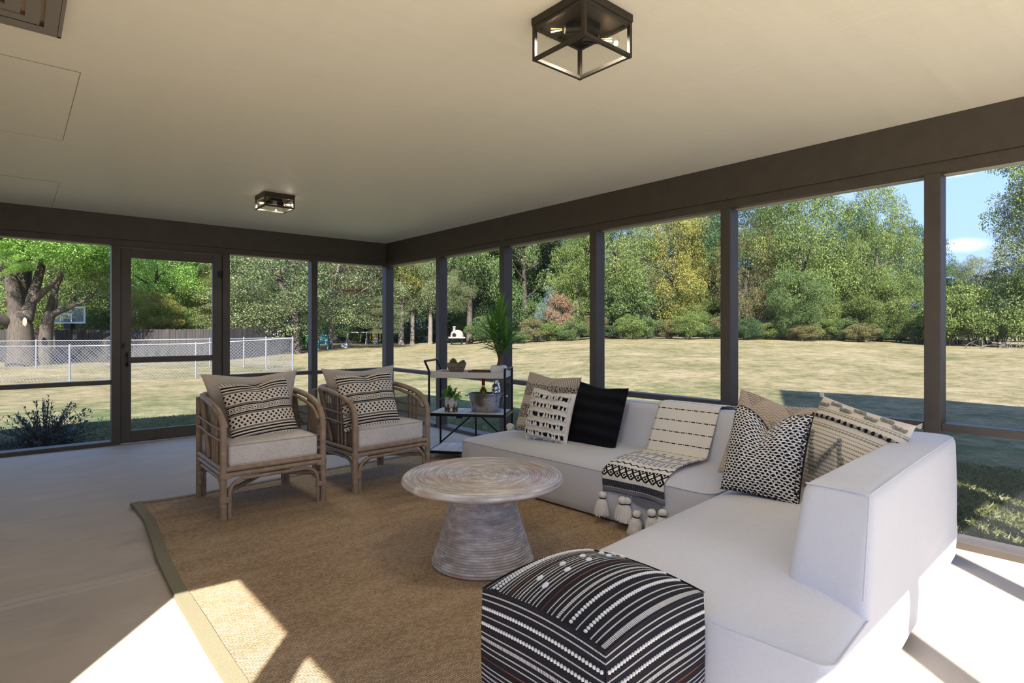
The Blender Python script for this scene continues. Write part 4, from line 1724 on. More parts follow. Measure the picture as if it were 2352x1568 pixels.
# ------------------------------------------------------------------ bar cart
simple('white_slat', (.66, .66, .66), .45, nscale=40, namt=.06, stretch=(.2, 3, 1))
simple('tray_white', (.66, .63, .58), .5)
simple('tray_inner', (.60, .60, .62), .5)
simple('white_ceramic', (.74, .74, .76), .35, spec=.5)
simple('walnut', (.17, .082, .035), .45, nscale=30, namt=.3, stretch=(1, 1, .2))
simple('dark_wood_tray', (.14, .075, .05), .5, nscale=20, namt=.2)
simple('soil', (.035, .025, .018), .95, nscale=60, namt=.4)
simple('steel', (.62, .62, .63), .16, 1.0)
simple('capsule_red', (.30, .02, .025), .35)
simple('bottle_label', (.55, .50, .38), .6)
simple('artichoke', (.10, .115, .05), .7, nscale=40, namt=.4)
simple('plant_cane', (.16, .075, .045), .8, nscale=60, namt=.35)
mat_glass('olive_glass', (.70, .55, .10), 1.4)


def mat_leaf(name, lo, hi, tip=None, rough=.5, transl=.25):
    """leaf material: colour varies per leaf by the 'tint' attribute"""
    mt = bpy.data.materials.new(name)
    mt.use_nodes = True
    mt.node_tree.nodes.clear()
    h = NT(mt.node_tree)
    out = h.n('ShaderNodeOutputMaterial')
    at_ = h.n('ShaderNodeAttribute', attribute_name='tint')
    stops = [(0.0, lo), (0.8, hi)]
    if tip:
        stops.append((1.0, tip))
    c = h.ramp(at_.outputs['Fac'], stops)
    pb = h.n('ShaderNodeBsdfPrincipled', {'Base Color': c, 'Roughness': rough})
    pb.inputs['Specular IOR Level'].default_value = .25
    tr = h.n('ShaderNodeBsdfTranslucent', {'Color': h.mix(.5, c, tuple(min(1, q * 1.5) for q in hi))})
    mx = h.n('ShaderNodeMixShader')
    mx.inputs[0].default_value = transl
    mt.node_tree.links.new(pb.outputs[0], mx.inputs[1])
    mt.node_tree.links.new(tr.outputs[0], mx.inputs[2])
    mt.node_tree.links.new(mx.outputs[0], out.inputs[0])
    MATS[name] = mt


mat_leaf('strap_leaf', (.05, .14, .03), (.16, .34, .05), None, .35, .3)
mat_leaf('herb_leaf', (.08, .24, .035), (.24, .48, .08), None, .45, .3)


def mat_hammered():
    mt, h, b, o = newmat('hammered_steel', (.55, .55, .56), .22, 1.0)
    vo = h.n('ShaderNodeTexVoronoi', {'Vector': h.coord('Object'), 'Scale': 75.0})
    h.put(b.inputs['Normal'], h.bump(vo.outputs['Distance'], .22, .004))
    MATS['hammered_steel'] = mt
    mt, h, b, o = newmat('carved_bowl', rough=.7)
    c = h.coord('Object')
    x, y, z = h.xyz(c)
    an = h.m('ARCTAN2', y, x)
    rowz = h.mul(z, 36)
    off = h.mul(h.m('FLOOR', rowz), .5)
    cut = h.mul(h.lt(h.ab(h.sub(h.fr(h.add(h.mul(an, 8.0), off)), .5)), .17), h.lt(h.ab(h.sub(h.fr(rowz), .5)), .36))
    n = h.noise(c, 30, 3)
    base = h.ramp(n, [(.3, (.13, .085, .06)), (.7, (.20, .14, .10))])
    h.put(b.inputs['Base Color'], h.mix(cut, base, (.36, .30, .24)))
    h.put(b.inputs['Normal'], h.bump(cut, .5, .004))
    MATS['carved_bowl'] = mt


mat_hammered()
CART_RZ = math.atan2(-.779, .627)
ct = thing('bar_cart', 'black metal bar cart with white slatted shelves beside the second armchair', 'bar cart', (2.945, 4.605, 0), CART_RZ)
CL, CD = .722, .355


def cart_w(x, y, z):
    c_, s_ = math.cos(CART_RZ), math.sin(CART_RZ)
    return Vector((2.945 + x * c_ - y * s_, 4.605 + x * s_ + y * c_, z))


for y in (0, CD):
    MB().tube(polyround([(0, y, .045), (0, y, .835), (-.042, y, .925), (-.04, y + (.06 if y == 0 else -.06), .928)], .015, 4), .0105, 8).build('upright', 'black_metal', ct)
    MB().tube([(CL, y, .045), (CL, y, .862)], .0105, 8).build('upright', 'black_metal', ct)
MB().tube([(-.042, -.004, .926), (-.042, CD + .004, .926)], .0105, 8).build('push_handle', 'dark_steel', ct)
MB().tube([(CL, -.006, .858), (CL, CD + .006, .858)], .0095, 8).build('end_bar', 'dark_steel', ct)
tr_ = MB().bx(.012, CL - .012, 0, .012, .772, .826).bx(.012, CL - .012, CD - .012, CD, .772, .826).bx(.012, .024, .012, CD - .012, .772, .826).bx(CL - .024, CL - .012, .012, CD - .012, .772, .826)
tro = tr_.build('tray_wall', 'tray_white', ct, bevel=.002)
MB().bx(.02, CL - .02, .01, CD - .01, .772, .782).build('tray_floor', 'tray_inner', ct)
for z in (.447, .098):
    f_ = MB()
    f_.bx(0, CL, -.008, .012, z - .030, z - .004).bx(0, CL, CD - .012, CD + .008, z - .030, z - .004).bx(-.008, .012, 0, CD, z - .030, z - .004).bx(CL - .012, CL + .008, 0, CD, z - .030, z - .004)
    f_.build('shelf_frame', 'black_metal', ct)
    ns = 8
    wd = (CL - .024) / ns
    for i in range(ns):
        MB().bx(.012 + i * wd + .003, .012 + (i + 1) * wd - .003, -.006, CD + .006, z - .010, z).build('slat', 'white_slat', ct, bevel=.0015)
xm = CL / 2
MB().tube([(xm, CD, .42), (xm, CD, .09)], .009, 8).build('back_brace', 'black_metal', ct)
MB().tube([(xm, CD, .415), (.006, CD, .105)], .008, 8).build('back_brace', 'black_metal', ct)
MB().tube([(xm, CD, .415), (CL - .006, CD, .105)], .008, 8).build('back_brace', 'black_metal', ct)
MB().bx(xm - .10, xm - .04, .0, .012, .400, .42).build('bracket', 'black_metal', ct)
for x in (0, CL):
    for y in (0, CD):
        wheel = MB().tube([(x - .008, y, .022), (x + .008, y, .022)], .022, 14)
        wheel.bx(x - .011, x + .011, y - .006, y + .006, .02, .05)
        wheel.build('caster', 'black_metal', ct)

TZ0 = .782
# carved bowl with two artichokes
p = cart_w(.215, .17, TZ0)
bo = MB().lathe([(.04, 0), (.048, .004), (.066, .035), (.085, .08), (.098, .122), (.094, .122), (.080, .08), (.06, .035), (.03, .012), (.001, .010)], 36, closed_ends=False).build('bowl', 'carved_bowl')
bo.location = p
tag(bo, 'brown carved wooden bowl holding two artichokes on the cart tray', 'bowl')
for (dx, dy, dz, sc_, tilt, nm) in ((-.035, .0, .098, 1.0, 8, 'pointed green artichoke at the near left of the carved bowl'), (.045, .012, .094, .88, 30, 'round green artichoke at the right of the carved bowl')):
    art = MB().lathe([(.002, 0), (.024, .006), (.034, .022), (.033, .036), (.022, .053), (.008, .066), (.001, .070)], 16, closed_ends=False)
    o = art.build('artichoke', 'artichoke')
    cc, ss = math.cos(CART_RZ), math.sin(CART_RZ)
    o.location = p + Vector((dx * cc - dy * ss, dx * ss + dy * cc, dz))
    o.rotation_euler = (0, R(tilt), CART_RZ)
    o.scale = (sc_, sc_, sc_)
    tag(o, nm, 'artichoke')
    br = MB()
    for ring in range(4):
        for k in range(8):
            a = 2 * PI * (k + .5 * ring) / 8
            rr = (.036, .035, .030, .02)[ring]
            z = (.018, .031, .044, .055)[ring]
            t_, s_ = Vector((math.cos(a), math.sin(a), 0)), Vector((-math.sin(a), math.cos(a), 0))
            br._add([t_ * rr - s_ * .011 + Vector((0, 0, z - .012)), t_ * rr + s_ * .011 + Vector((0, 0, z - .012)), t_ * (rr * .98) + Vector((0, 0, z + .012)) + t_ * .003], [(0, 1, 2)])
    br.build('bracts', 'artichoke', o)

# dark wooden tray
wt_ = thing('serving_tray', 'low dark wooden serving tray between the bowl and the potted plant', 'tray', cart_w(.45, .20, TZ0), CART_RZ)
MB().bx(-.10, .10, -.085, .085, 0, .008).build('tray_base', 'dark_wood_tray', wt_, bevel=.002)
m = MB().bx(-.105, .105, -.092, -.084, 0, .052).bx(-.105, .105, .084, .092, 0, .052).bx(-.105, -.097, -.084, .084, 0, .052).bx(.097, .105, -.084, .084, 0, .052)
m.build('tray_rim', 'dark_wood_tray', wt_, bevel=.002)

# tall strap-leaved plant in a white pot
tp_ = thing('potted_plant', 'tall strap-leaved plant in a low white pot on the cart tray', 'plant', cart_w(.630, .17, TZ0), CART_RZ)
MB().lathe([(.066, 0), (.076, .006), (.082, .03), (.081, .072), (.076, .094), (.062, .103), (.050, .102), (.046, .095), (.001, .092)], 40, closed_ends=False).build('pot', 'white_ceramic', tp_)
MB().lathe([(.047, .094), (.03, .1), (.001, .101)], 20, closed_ends=False).build('soil', 'soil', tp_)
canes = [((0, 0, .09), (.004, 0, .25), (.012, -.01, .42), (.02, -.01, .56)), ((.012, .01, .09), (.0, .02, .2), (-.045, .02, .30), (-.075, .03, .40)), ((-.012, -.006, .09), (.01, -.01, .18), (.06, -.02, .25), (.085, -.01, .33))]
for c_ in canes:
    MB().tube(bez(*c_, n=8), [.011 - .0005 * i for i in range(9)], 8).build('cane', 'plant_cane', tp_)


def strap_leaf_mesh(L, wd, droop):
    vs, fs = [], []
    n = 9
    for i in range(n + 1):
        t = i / n
        x = L * t * (1 - .12 * droop * t)
        z = -droop * L * .55 * t * t
        wv = wd * math.sin(PI * min(1, (.12 + .88 * t))) ** .8 * (1 - t ** 5)
        vs += [(x, -wv / 2, z + .12 * wv), (x, 0, z - .06 * wv), (x, wv / 2, z + .12 * wv)]
    for i in range(n):
        a = i * 3
        fs += [(a, a + 3, a + 4, a + 1), (a + 1, a + 4, a + 5, a + 2)]
    m = MB()._add(vs, fs, True)
    me = m.mesh('leaf', 'strap_leaf')
    at_ = me.attributes.new('tint', 'FLOAT', 'FACE')
    at_.data.foreach_set('value', np.full(len(fs), rng.uniform(0, 1), dtype=np.float32))
    return me


SL = [strap_leaf_mesh(.28, .024, .25), strap_leaf_mesh(.33, .026, .6), strap_leaf_mesh(.27, .022, 1.0), strap_leaf_mesh(.22, .022, .35), strap_leaf_mesh(.30, .024, .1), strap_leaf_mesh(.26, .023, .8)]
for ci, (c_, lo, n_) in enumerate(((canes[0], .36, 58), (canes[1], .45, 36), (canes[2], .45, 36))):
    pts = bez(*c_, n=20)
    for i in range(n_):
        t = lo + (1 - lo) * (i / (n_ - 1)) ** .8
        pz = pts[min(20, int(t * 20))]
        az = i * 2.399 + ci
        up = 20 + 62 * ((i / (n_ - 1)) ** 1.3) + rng.uniform(-12, 12)
        k = 4 if i > n_ * .75 else int(rng.integers(0, 6))
        o = link_mesh('leaf', SL[k], tp_, pz, (rng.uniform(-.3, .3), -R(up), az))
        o.rotation_mode = 'ZYX' if False else 'XYZ'
        sc_ = rng.uniform(.85, 1.1)
        o.scale = (sc_, sc_, sc_)

# small pot on a wooden stand
sp_ = thing('potted_plant', 'small leafy plant in a white pot on a wooden footed stand', 'plant', cart_w(.185, .10, .447), CART_RZ)
MB().lathe([(.046, .042), (.052, .046), (.0585, .07), (.0595, .135), (.056, .137), (.053, .125), (.001, .122)], 32, closed_ends=False).build('pot', simple('speckled_white', (.70, .69, .68), .5, nscale=35, namt=.12), sp_)
st = MB()
for k in range(3):
    a = PI * k / 3 + .3
    d = Vector((math.cos(a), math.sin(a), 0))
    s_ = Vector((-d.y, d.x, 0)) * .006
    outl = [(-.062, 0), (-.046, 0), (-.028, .034), (0, .04), (.028, .034), (.046, 0), (.062, 0), (.0625, .075), (.056, .075), (.050, .050), (-.050, .050), (-.056, .075), (-.0625, .075)]
    vs = [d * r_ + s_ + Vector((0, 0, z)) for r_, z in outl] + [d * r_ - s_ + Vector((0, 0, z)) for r_, z in outl]
    n = len(outl)
    fs = [(i, (i + 1) % n, n + (i + 1) % n, n + i) for i in range(n)]
    for q in ((0, 1, 2, 10, 11, 12), (2, 3, 10), (3, 9, 10), (3, 4, 9), (4, 5, 6, 7, 8, 9)):
        fs += [q, tuple(n + i for i in q[::-1])]
    st._add(vs, fs)
st.build('wooden_stand', 'walnut', sp_)


def leaf_cloud(name, n, posfn, L, wd, matn, parent=None, up=.5):
    """one mesh of many small folded leaves"""
    V = np.zeros((n, 4, 3), dtype=np.float32)
    tint = np.zeros(n, dtype=np.float32)
    for i in range(n):
        p_, d_ = posfn(i)
        d_ = Vector(d_).normalized()
        s_ = d_.cross(Vector((rng.uniform(-.5, .5), rng.uniform(-.5, .5), 1))).normalized()
        l_ = L * rng.uniform(.7, 1.2)
        w_ = wd * rng.uniform(.8, 1.2)
        nn = s_.cross(d_)
        p_ = Vector(p_)
        V[i, 0] = p_
        V[i, 1] = p_ + d_ * l_ * .5 + s_ * w_ / 2 + nn * w_ * .15
        V[i, 2] = p_ + d_ * l_
        V[i, 3] = p_ + d_ * l_ * .5 - s_ * w_ / 2 + nn * w_ * .15
        tint[i] = rng.uniform(0, 1)
    return quads_mesh(name, V, tint, matn)


def quads_mesh(name, V, tint, matn):
    """V (n,4,3): each quad split along its fold (0-2) into two triangles"""
    n = len(V)
    me = bpy.data.meshes.new(name)
    me.vertices.add(n * 4)
    me.vertices.foreach_set('co', V.reshape(-1))
    idx = np.arange(n) * 4
    tri = np.stack([idx, idx + 1, idx + 2, idx, idx + 2, idx + 3], axis=1).reshape(-1).astype(np.int32)
    me.loops.add(n * 6)
    me.loops.foreach_set('vertex_index', tri)
    me.polygons.add(n * 2)
    me.polygons.foreach_set('loop_start', np.arange(n * 2, dtype=np.int32) * 3)
    me.update(calc_edges=True)
    a = me.attributes.new('tint', 'FLOAT', 'FACE')
    a.data.foreach_set('value', np.repeat(tint, 2).astype(np.float32))
    me.materials.append(MATS[matn])
    return me


sprigs = []
for i in range(34):
    a, e = rng.uniform(0, 2 * PI), rng.uniform(.25, 1.45)
    sprigs.append((Vector((math.cos(a) * math.cos(e), math.sin(a) * math.cos(e), math.sin(e))), rng.uniform(.06, .115)))


def herb(i):
    d, L = sprigs[i % len(sprigs)]
    t = rng.uniform(.3, 1.0)
    p_ = Vector((0, 0, .125)) + Vector((d.x * .03, d.y * .03, 0)) + d * L * t - Vector((0, 0, .03 * t * t * (1 - d.z)))
    return p_, d + Vector(rng.normal(0, .7, 3))


stuff(link_mesh('foliage', leaf_cloud('foliage', 420, herb, .030, .016, 'herb_leaf'), sp_))
m = MB()
for d, L in sprigs:
    m.tube([(d.x * .02, d.y * .02, .12), (d.x * .03 + d.x * L, d.y * .03 + d.y * L, .125 + d.z * L - .03 * (1 - d.z))], .0012, 4)
m.build('stems', 'herb_leaf', sp_)

# hammered tub with bottle and shaker
tubp = cart_w(.512, .165, .447)
tu = thing('drinks_tub', 'oval hammered metal tub on the cart shelf', 'tub', tubp, CART_RZ)
TS = .62
MB().lathe([(.001, 0), (.118, 0), (.126, .006), (.137, .06), (.147, .13), (.156, .172), (.159, .175), (.153, .175), (.142, .13), (.130, .06), (.118, .012), (.001, .010)], 56, (0, 0, 0), 1.13, TS * 1.05, closed_ends=False).build('tub_body', 'hammered_steel', tu)
for sx in (-1, 1):
    MB().tube(polyround([(sx * .168, -.045, .150), (sx * .198, -.045, .150), (sx * .198, .045, .150), (sx * .168, .045, .150)], .02), .006, 8).build('tub_handle', 'steel', tu)
bt = thing('wine_bottle', 'olive glass wine bottle with red neck capsule standing in the tub', 'bottle', tubp + Vector((math.cos(CART_RZ) * -.035 - math.sin(CART_RZ) * .02, math.sin(CART_RZ) * -.035 + math.cos(CART_RZ) * .02, .013)), CART_RZ)
MB().lathe([(.001, 0), (.037, .002), (.0385, .01), (.0385, .165), (.034, .19), (.022, .205), (.0155, .222), (.0145, .30), (.0155, .303), (.001, .304)], 28, closed_ends=False).build('bottle_body', 'olive_glass', bt)
MB().lathe([(.001, .004), (.035, .006), (.035, .158), (.03, .185), (.018, .2), (.012, .215), (.001, .216)], 24, closed_ends=False).build('wine', simple('wine_gold', (.34, .24, .025), .2), bt)
MB().lathe([(.0152, .232), (.0156, .235), (.0156, .302), (.0168, .304), (.0168, .308), (.001, .309)], 20, closed_ends=False).build('capsule', 'capsule_red', bt)
MB().lathe([(.0389, .06), (.0389, .135)], 28, closed_ends=False).build('label_band', simple('label_red', (.22, .05, .04), .6), bt)
sh = thing('cocktail_shaker', 'polished steel cocktail shaker standing in the tub', 'shaker', tubp + Vector((math.cos(CART_RZ) * .092 - math.sin(CART_RZ) * .0, math.sin(CART_RZ) * .092 + math.cos(CART_RZ) * .0, .012)), CART_RZ)
MB().lathe([(.001, 0), (.030, 0), (.033, .004), (.040, .17), (.041, .20), (.001, .2)], 32, closed_ends=False).build('tumbler', 'steel', sh)
MB().lathe([(.042, .198), (.042, .206), (.040, .222), (.031, .242), (.022, .25), (.022, .255)], 32).build('shoulder', 'steel', sh)
MB().lathe([(.0225, .254), (.0225, .286), (.020, .294), (.001, .296)], 28, closed_ends=False).build('cap', 'steel', sh)

# ------------------------------------------------------------------ ceiling lanterns
mt_, h_, b_, o_ = newmat('filament', (.9, .5, .2), .5)
b_.inputs['Emission Color'].default_value = (1, .5, .18, 1)
b_.inputs['Emission Strength'].default_value = .3
MATS['filament'] = mt_
simple('lantern_black', (.045, .036, .028), .45, .4)
simple('brass', (.55, .42, .22), .3, 1.0)


def lantern(label, loc, S, H, watts):
    t = thing('ceiling_lantern', label, 'ceiling light', loc, 0, 'square ceiling lanterns')
    b = .0135
    h2 = S / 2
    MB().bx(-h2 - .003, h2 + .003, -h2 - .003, h2 + .003, -.030, 0).build('top_pan', 'lantern_black', t, bevel=.002)
    m = MB()
    for sx in (-1, 1):
        for sy in (-1, 1):
            m.bx(sx * h2 - (b if sx > 0 else 0), sx * h2 + (0 if sx > 0 else b), sy * h2 - (b if sy > 0 else 0), sy * h2 + (0 if sy > 0 else b), -H, -.028)
    for z in (-.044, -H):
        for s in (-1, 1):
            zz = z + .0006
            m.bx(-h2 + b, h2 - b, s * (h2 - .0008) - (b if s > 0 else 0), s * (h2 - .0008) + (0 if s > 0 else b), zz, z + b)
            m.bx(s * (h2 - .0008) - (b if s > 0 else 0), s * (h2 - .0008) + (0 if s > 0 else b), -h2 + b, h2 - b, zz, z + b)
    m.build('frame', 'lantern_black', t)
    k = h2 - b * .5
    for i in range(4):
        a = i * PI / 2
        c_, s_ = math.cos(a), math.sin(a)
        q = [(-k, k), (k, k)]
        vs = [(x * c_ - y * s_, x * s_ + y * c_, z) for (x, y), z in ((q[0], -H + b), (q[1], -H + b), (q[1], -.032), (q[0], -.032))]
        MB()._add(vs, [(0, 1, 2, 3)]).build('glass_pane', 'lantern_glass', t)
    MB()._add([(-k, -k, -H + b * .5), (k, -k, -H + b * .5), (k, k, -H + b * .5), (-k, k, -H + b * .5)], [(0, 1, 2, 3)]).build('glass_pane', 'lantern_glass', t)
    MB().bx(-.05, .05, -.05, .05, -.055, -.030).build('socket_box', 'dark_steel', t)
    for s in (-1, 1):
        d = Vector((s * .72, s * -.69, -.06)).normalized()
        o0 = Vector((s * .018, s * -.018, -.066)) + Vector((.03 * s, .03 * s, 0))
        m = MB().tube([o0 - d * .02, o0 + d * .038], .0175, 14)
        m.build('socket', 'dark_steel', t)
        MB().tube([o0 + d * .036, o0 + d * .044], .0155, 14).build('collar', 'brass', t)
        bl = MB()
        prof = [(.013, 0), (.014, .008), (.024, .026), (.0305, .045), (.0305, .055), (.024, .072), (.010, .082), (.001, .084)]
        bl.lathe(prof, 18, closed_ends=False)
        bo_ = bl.build('bulb', 'lantern_glass', t)
        mm = Matrix.Translation(o0 + d * .042) @ d.to_track_quat('Z', 'Y').to_matrix().to_4x4()
        bo_.matrix_basis = mm
        ld = bpy.data.lights.new('bulb_light', 'SPOT')
        ld.energy = watts
        ld.color = (1.0, .92, .82)
        ld.spot_size = R(172)
        ld.spot_blend = .6
        ld.shadow_soft_size = .009
        lo = bpy.data.objects.new('bulb_light', ld)
        col.objects.link(lo)
        lo.parent = t
        lo.location = o0 + d * .082
        fl = MB()
        for kk in range(4):
            a = PI / 2 * kk
            fl.tube([(.003 * math.cos(a), .003 * math.sin(a), .01), (.008 * math.cos(a), .008 * math.sin(a), .052)], .0008, 4)
        fl.build('filament', 'filament', bo_)
    return t


lantern('square black glass ceiling lantern nearest, over the coffee table', (1.672, 1.525, CZ - .001), .272, .166, 5.0)
lantern('square black glass ceiling lantern farther off, over the armchairs', (1.80, 5.385, CZ - .001), .262, .125, 6.5)

# concentric louvred ceiling vent
simple('vent_paint', (.22, .19, .16), .5)
simple('vent_gap', (.60, .49, .30), .8, nscale=220, namt=.35)
vt = thing('ceiling_vent', 'square brown ceiling vent with concentric louvre frames above the rug', 'vent', (-.218, 2.605, CZ - .001))
VS = .365
MB().bx(-VS + .01, VS - .01, -VS + .01, VS - .01, -.006, 0).build('back_plate', 'vent_gap', vt)
m = MB()
for s in (-1, 1):
    m.bx(-VS, VS, s * VS - (.012 if s > 0 else 0), s * VS + (0 if s > 0 else .012), -.036, 0)
    m.bx(s * VS - (.012 if s > 0 else 0), s * VS + (0 if s > 0 else .012), -VS, VS, -.036, 0)
m.build('rim', 'vent_paint', vt)
for k in range(6):
    a0 = VS - .0135 - k * .0565
    a1 = a0 - .043
    if a1 < .01:
        break
    z0 = -.035 + .0022 * k
    m = MB()
    for s in (-1, 1):
        m.bx(-a0, a0, min(s * a0, s * a1), max(s * a0, s * a1), z0, z0 + .005)
        m.bx(min(s * a0, s * a1), max(s * a0, s * a1), -a1, a1, z0, z0 + .005)
    m.build('louvre_frame', 'vent_paint', vt)

# coir basket hanging under the eave outside the far left opening
hb = thing('hanging_basket', 'brown coir hanging basket under the eave outside, top left window', 'basket', (-.20, YB + .42, 2.265))
MB().lathe([(.001, -.175), (.06, -.165), (.12, -.13), (.16, -.075), (.18, 0), (.172, 0), (.15, -.07), (.11, -.12), (.001, -.16)], 28, closed_ends=False).build('liner', simple('coir', (.16, .115, .07), .9, nscale=90, namt=.35, bump=.4), hb)
m = MB()
for k in range(3):
    a = 2 * PI * k / 3
    m.tube([(.178 * math.cos(a), .178 * math.sin(a), 0), (0, 0, .345)], .003, 5)
m.build('chain', 'black_metal', hb)
MB().tube([(.18 * math.cos(2 * PI * k / 24), .18 * math.sin(2 * PI * k / 24), 0) for k in range(24)], .005, 5, closed=True).build('rim_wire', simple('wire_pale', (.5, .45, .35), .5), hb)


# ================================================================== OUTDOORS
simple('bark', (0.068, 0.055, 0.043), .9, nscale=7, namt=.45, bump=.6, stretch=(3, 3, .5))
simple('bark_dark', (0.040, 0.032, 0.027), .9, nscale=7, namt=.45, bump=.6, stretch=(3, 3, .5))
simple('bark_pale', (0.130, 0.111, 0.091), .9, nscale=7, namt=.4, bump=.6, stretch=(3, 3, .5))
mat_leaf('leaf_maple', (0.048, 0.131, 0.021), (0.239, 0.405, 0.083), (0.429, 0.548, 0.167), .45, .35)
mat_leaf('leaf_bright', (0.039, 0.075, 0.017), (0.181, 0.236, 0.067), (0.330, 0.347, 0.134), .45, .32)
mat_leaf('leaf_oak', (0.052, 0.078, 0.031), (0.213, 0.252, 0.122), (0.371, 0.386, 0.228), .45, .3)
mat_leaf('leaf_mid', (0.024, 0.055, 0.017), (0.125, 0.185, 0.063), (0.244, 0.283, 0.118), .45, .3)
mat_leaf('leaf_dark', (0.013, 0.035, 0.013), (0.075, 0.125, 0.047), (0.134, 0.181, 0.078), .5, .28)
mat_leaf('leaf_yellow', (0.086, 0.095, 0.019), (0.299, 0.283, 0.072), (0.433, 0.362, 0.118), .5, .35)
mat_leaf('leaf_olive', (0.063, 0.063, 0.024), (0.204, 0.189, 0.078), (0.330, 0.244, 0.134), .6, .3)
mat_leaf('leaf_rust', (0.118, 0.078, 0.047), (0.291, 0.189, 0.118), (0.393, 0.268, 0.165), .6, .3)
mat_leaf('leaf_spruce', (0.063, 0.102, 0.086), (0.213, 0.268, 0.244), (0.315, 0.362, 0.347), .6, .2)
mat_leaf('leaf_shrub', (.020, .050, .042), (.06, .115, .10), (.12, .10, .14), .45, .2)
mat_leaf('blade', (0.034, 0.075, 0.017), (0.204, 0.204, 0.088), (0.326, 0.286, 0.184), .6, .35)


def crown_mesh(name, n, blobs, L, wd, seed, flat=.75, up=.45, shell=.35):
    """leaf quads on the outside of many overlapping clumps; unit crown: |x|,|y|<=1, z 0..2"""
    g_ = np.random.default_rng(seed)
    C = np.array([b[:3] for b in blobs])
    Rr = np.array([b[3] for b in blobs])
    wgt = Rr ** 2
    k = g_.choice(len(blobs), size=n, p=wgt / wgt.sum())
    d = g_.normal(size=(n, 3))
    d[:, 2] += .25
    d /= np.linalg.norm(d, axis=1)[:, None]
    rad = Rr[k] * (1 - shell * g_.random(n) ** 1.5 * 1.0) * (1 + .12 * g_.normal(size=n))
    P = C[k] + d * rad[:, None] * np.array([1, 1, flat])
    # leaf direction: outward, drooping; leaf normal turned partly to the sky
    ld = d + g_.normal(size=(n, 3)) * .75
    ld[:, 2] -= .25
    ld /= np.linalg.norm(ld, axis=1)[:, None]
    nr = d * .6 + g_.normal(size=(n, 3)) * .55 + np.array([0, 0, up])
    s = np.cross(ld, nr)
    s /= np.maximum(1e-6, np.linalg.norm(s, axis=1))[:, None]
    nn = np.cross(s, ld)
    l_ = (L * (.7 + .6 * g_.random(n)))[:, None]
    w_ = (wd * (.7 + .6 * g_.random(n)))[:, None]
    V = np.zeros((n, 4, 3), dtype=np.float32)
    V[:, 0] = P - ld * l_ * .5
    V[:, 1] = P + s * w_ * .5 + nn * w_ * .12
    V[:, 2] = P + ld * l_ * .5
    V[:, 3] = P - s * w_ * .5 + nn * w_ * .12
    btint = g_.random(len(blobs))
    tint = np.clip(.35 * btint[k] + .65 * g_.random(n), 0, 1)
    return quads_mesh(name, V, tint, 'leaf_mid')


def blobs_ellipsoid(nb, seed, r0=.2, r1=.42, rx=1.0, rz=1.0, low=0.0):
    g_ = np.random.default_rng(seed)
    out = []
    while len(out) < nb:
        p_ = g_.uniform(-1, 1, 3)
        q = np.linalg.norm(p_)
        if q > 1 or q < .45:
            continue
        r_ = g_.uniform(r0, r1)
        x, y, z = p_ * (1 - r_ * .8)
        taper = 1.0
        if low and z < 0:
            taper = 1 + low * z
        out.append((x * rx * taper, y * rx * taper, 1 + z * rz, r_))
    return out


def blobs_layers(nl, seed):
    """layered, tiered oak-like crown"""
    g_ = np.random.default_rng(seed)
    out = []
    for i in range(nl):
        z = .12 + 1.75 * i / (nl - 1)
        ro = math.sin(PI * (.12 + .8 * (i / (nl - 1)) ** .8)) ** .6
        for k in range(9):
            a = 2 * PI * (k + g_.uniform(-.3, .3)) / 9 + i
            r_ = g_.uniform(.17, .28)
            rr = ro * g_.uniform(.45, .95) * (1 - r_)
            out.append((rr * math.cos(a), rr * math.sin(a), z + g_.uniform(-.08, .08), r_))
    return out


def blobs_cone(seed):
    g_ = np.random.default_rng(seed)
    out = []
    for i in range(12):
        z = .05 + 1.85 * i / 11
        ro = (1 - z / 2.05)
        for k in range(max(2, int(8 * ro))):
            a = 2 * PI * g_.random()
            out.append((ro * .75 * math.cos(a), ro * .75 * math.sin(a), z, .12 + .14 * ro))
    return out


# crown meshes in unit space are scaled by (half width, half width, half height); leaf sizes are for ~5 m half width
CR = {
    'round': crown_mesh('crown', 39900, blobs_ellipsoid(95, 1, .13, .27), 0.0252, 0.0156, 1),
    'round2': crown_mesh('crown', 39900, blobs_ellipsoid(85, 2, .12, .28), 0.0252, 0.0156, 2),
    'tall': crown_mesh('crown', 39900, blobs_ellipsoid(100, 3, .11, .25), 0.0252, 0.0150, 3),
    'loose': crown_mesh('crown', 23100, blobs_ellipsoid(70, 4, .10, .21), 0.0265, 0.0170, 4),
    'tier': crown_mesh('crown', 39900, blobs_layers(9, 5), 0.0214, 0.0136, 5, .45, .8),
    'tier2': crown_mesh('crown', 39900, blobs_layers(8, 6), 0.0214, 0.0136, 6, .45, .8),
    'cone': crown_mesh('crown', 18900, blobs_cone(7), 0.0315, 0.0122, 7),
    'bush': crown_mesh('crown', 13650, blobs_ellipsoid(46, 8, .16, .32), 0.0473, 0.0306, 8),
    'bush2': crown_mesh('crown', 13650, blobs_ellipsoid(40, 9, .15, .34), 0.0491, 0.0286, 9),
    'fine': crown_mesh('crown', 39900, blobs_ellipsoid(100, 10, .11, .24), 0.0189, 0.0122, 10),
}


def crown(parent, kind, matn, c, hw, hh, rz=0.0, name='crown'):
    """crown whose underside is at c.z"""
    o = link_mesh(name, CR[kind], parent, c, (0, 0, rz), (hw, hw, hh))
    o.material_slots[0].link = 'OBJECT'
    o.material_slots[0].material = MATS[matn]
    o['kind'] = 'stuff'
    return o


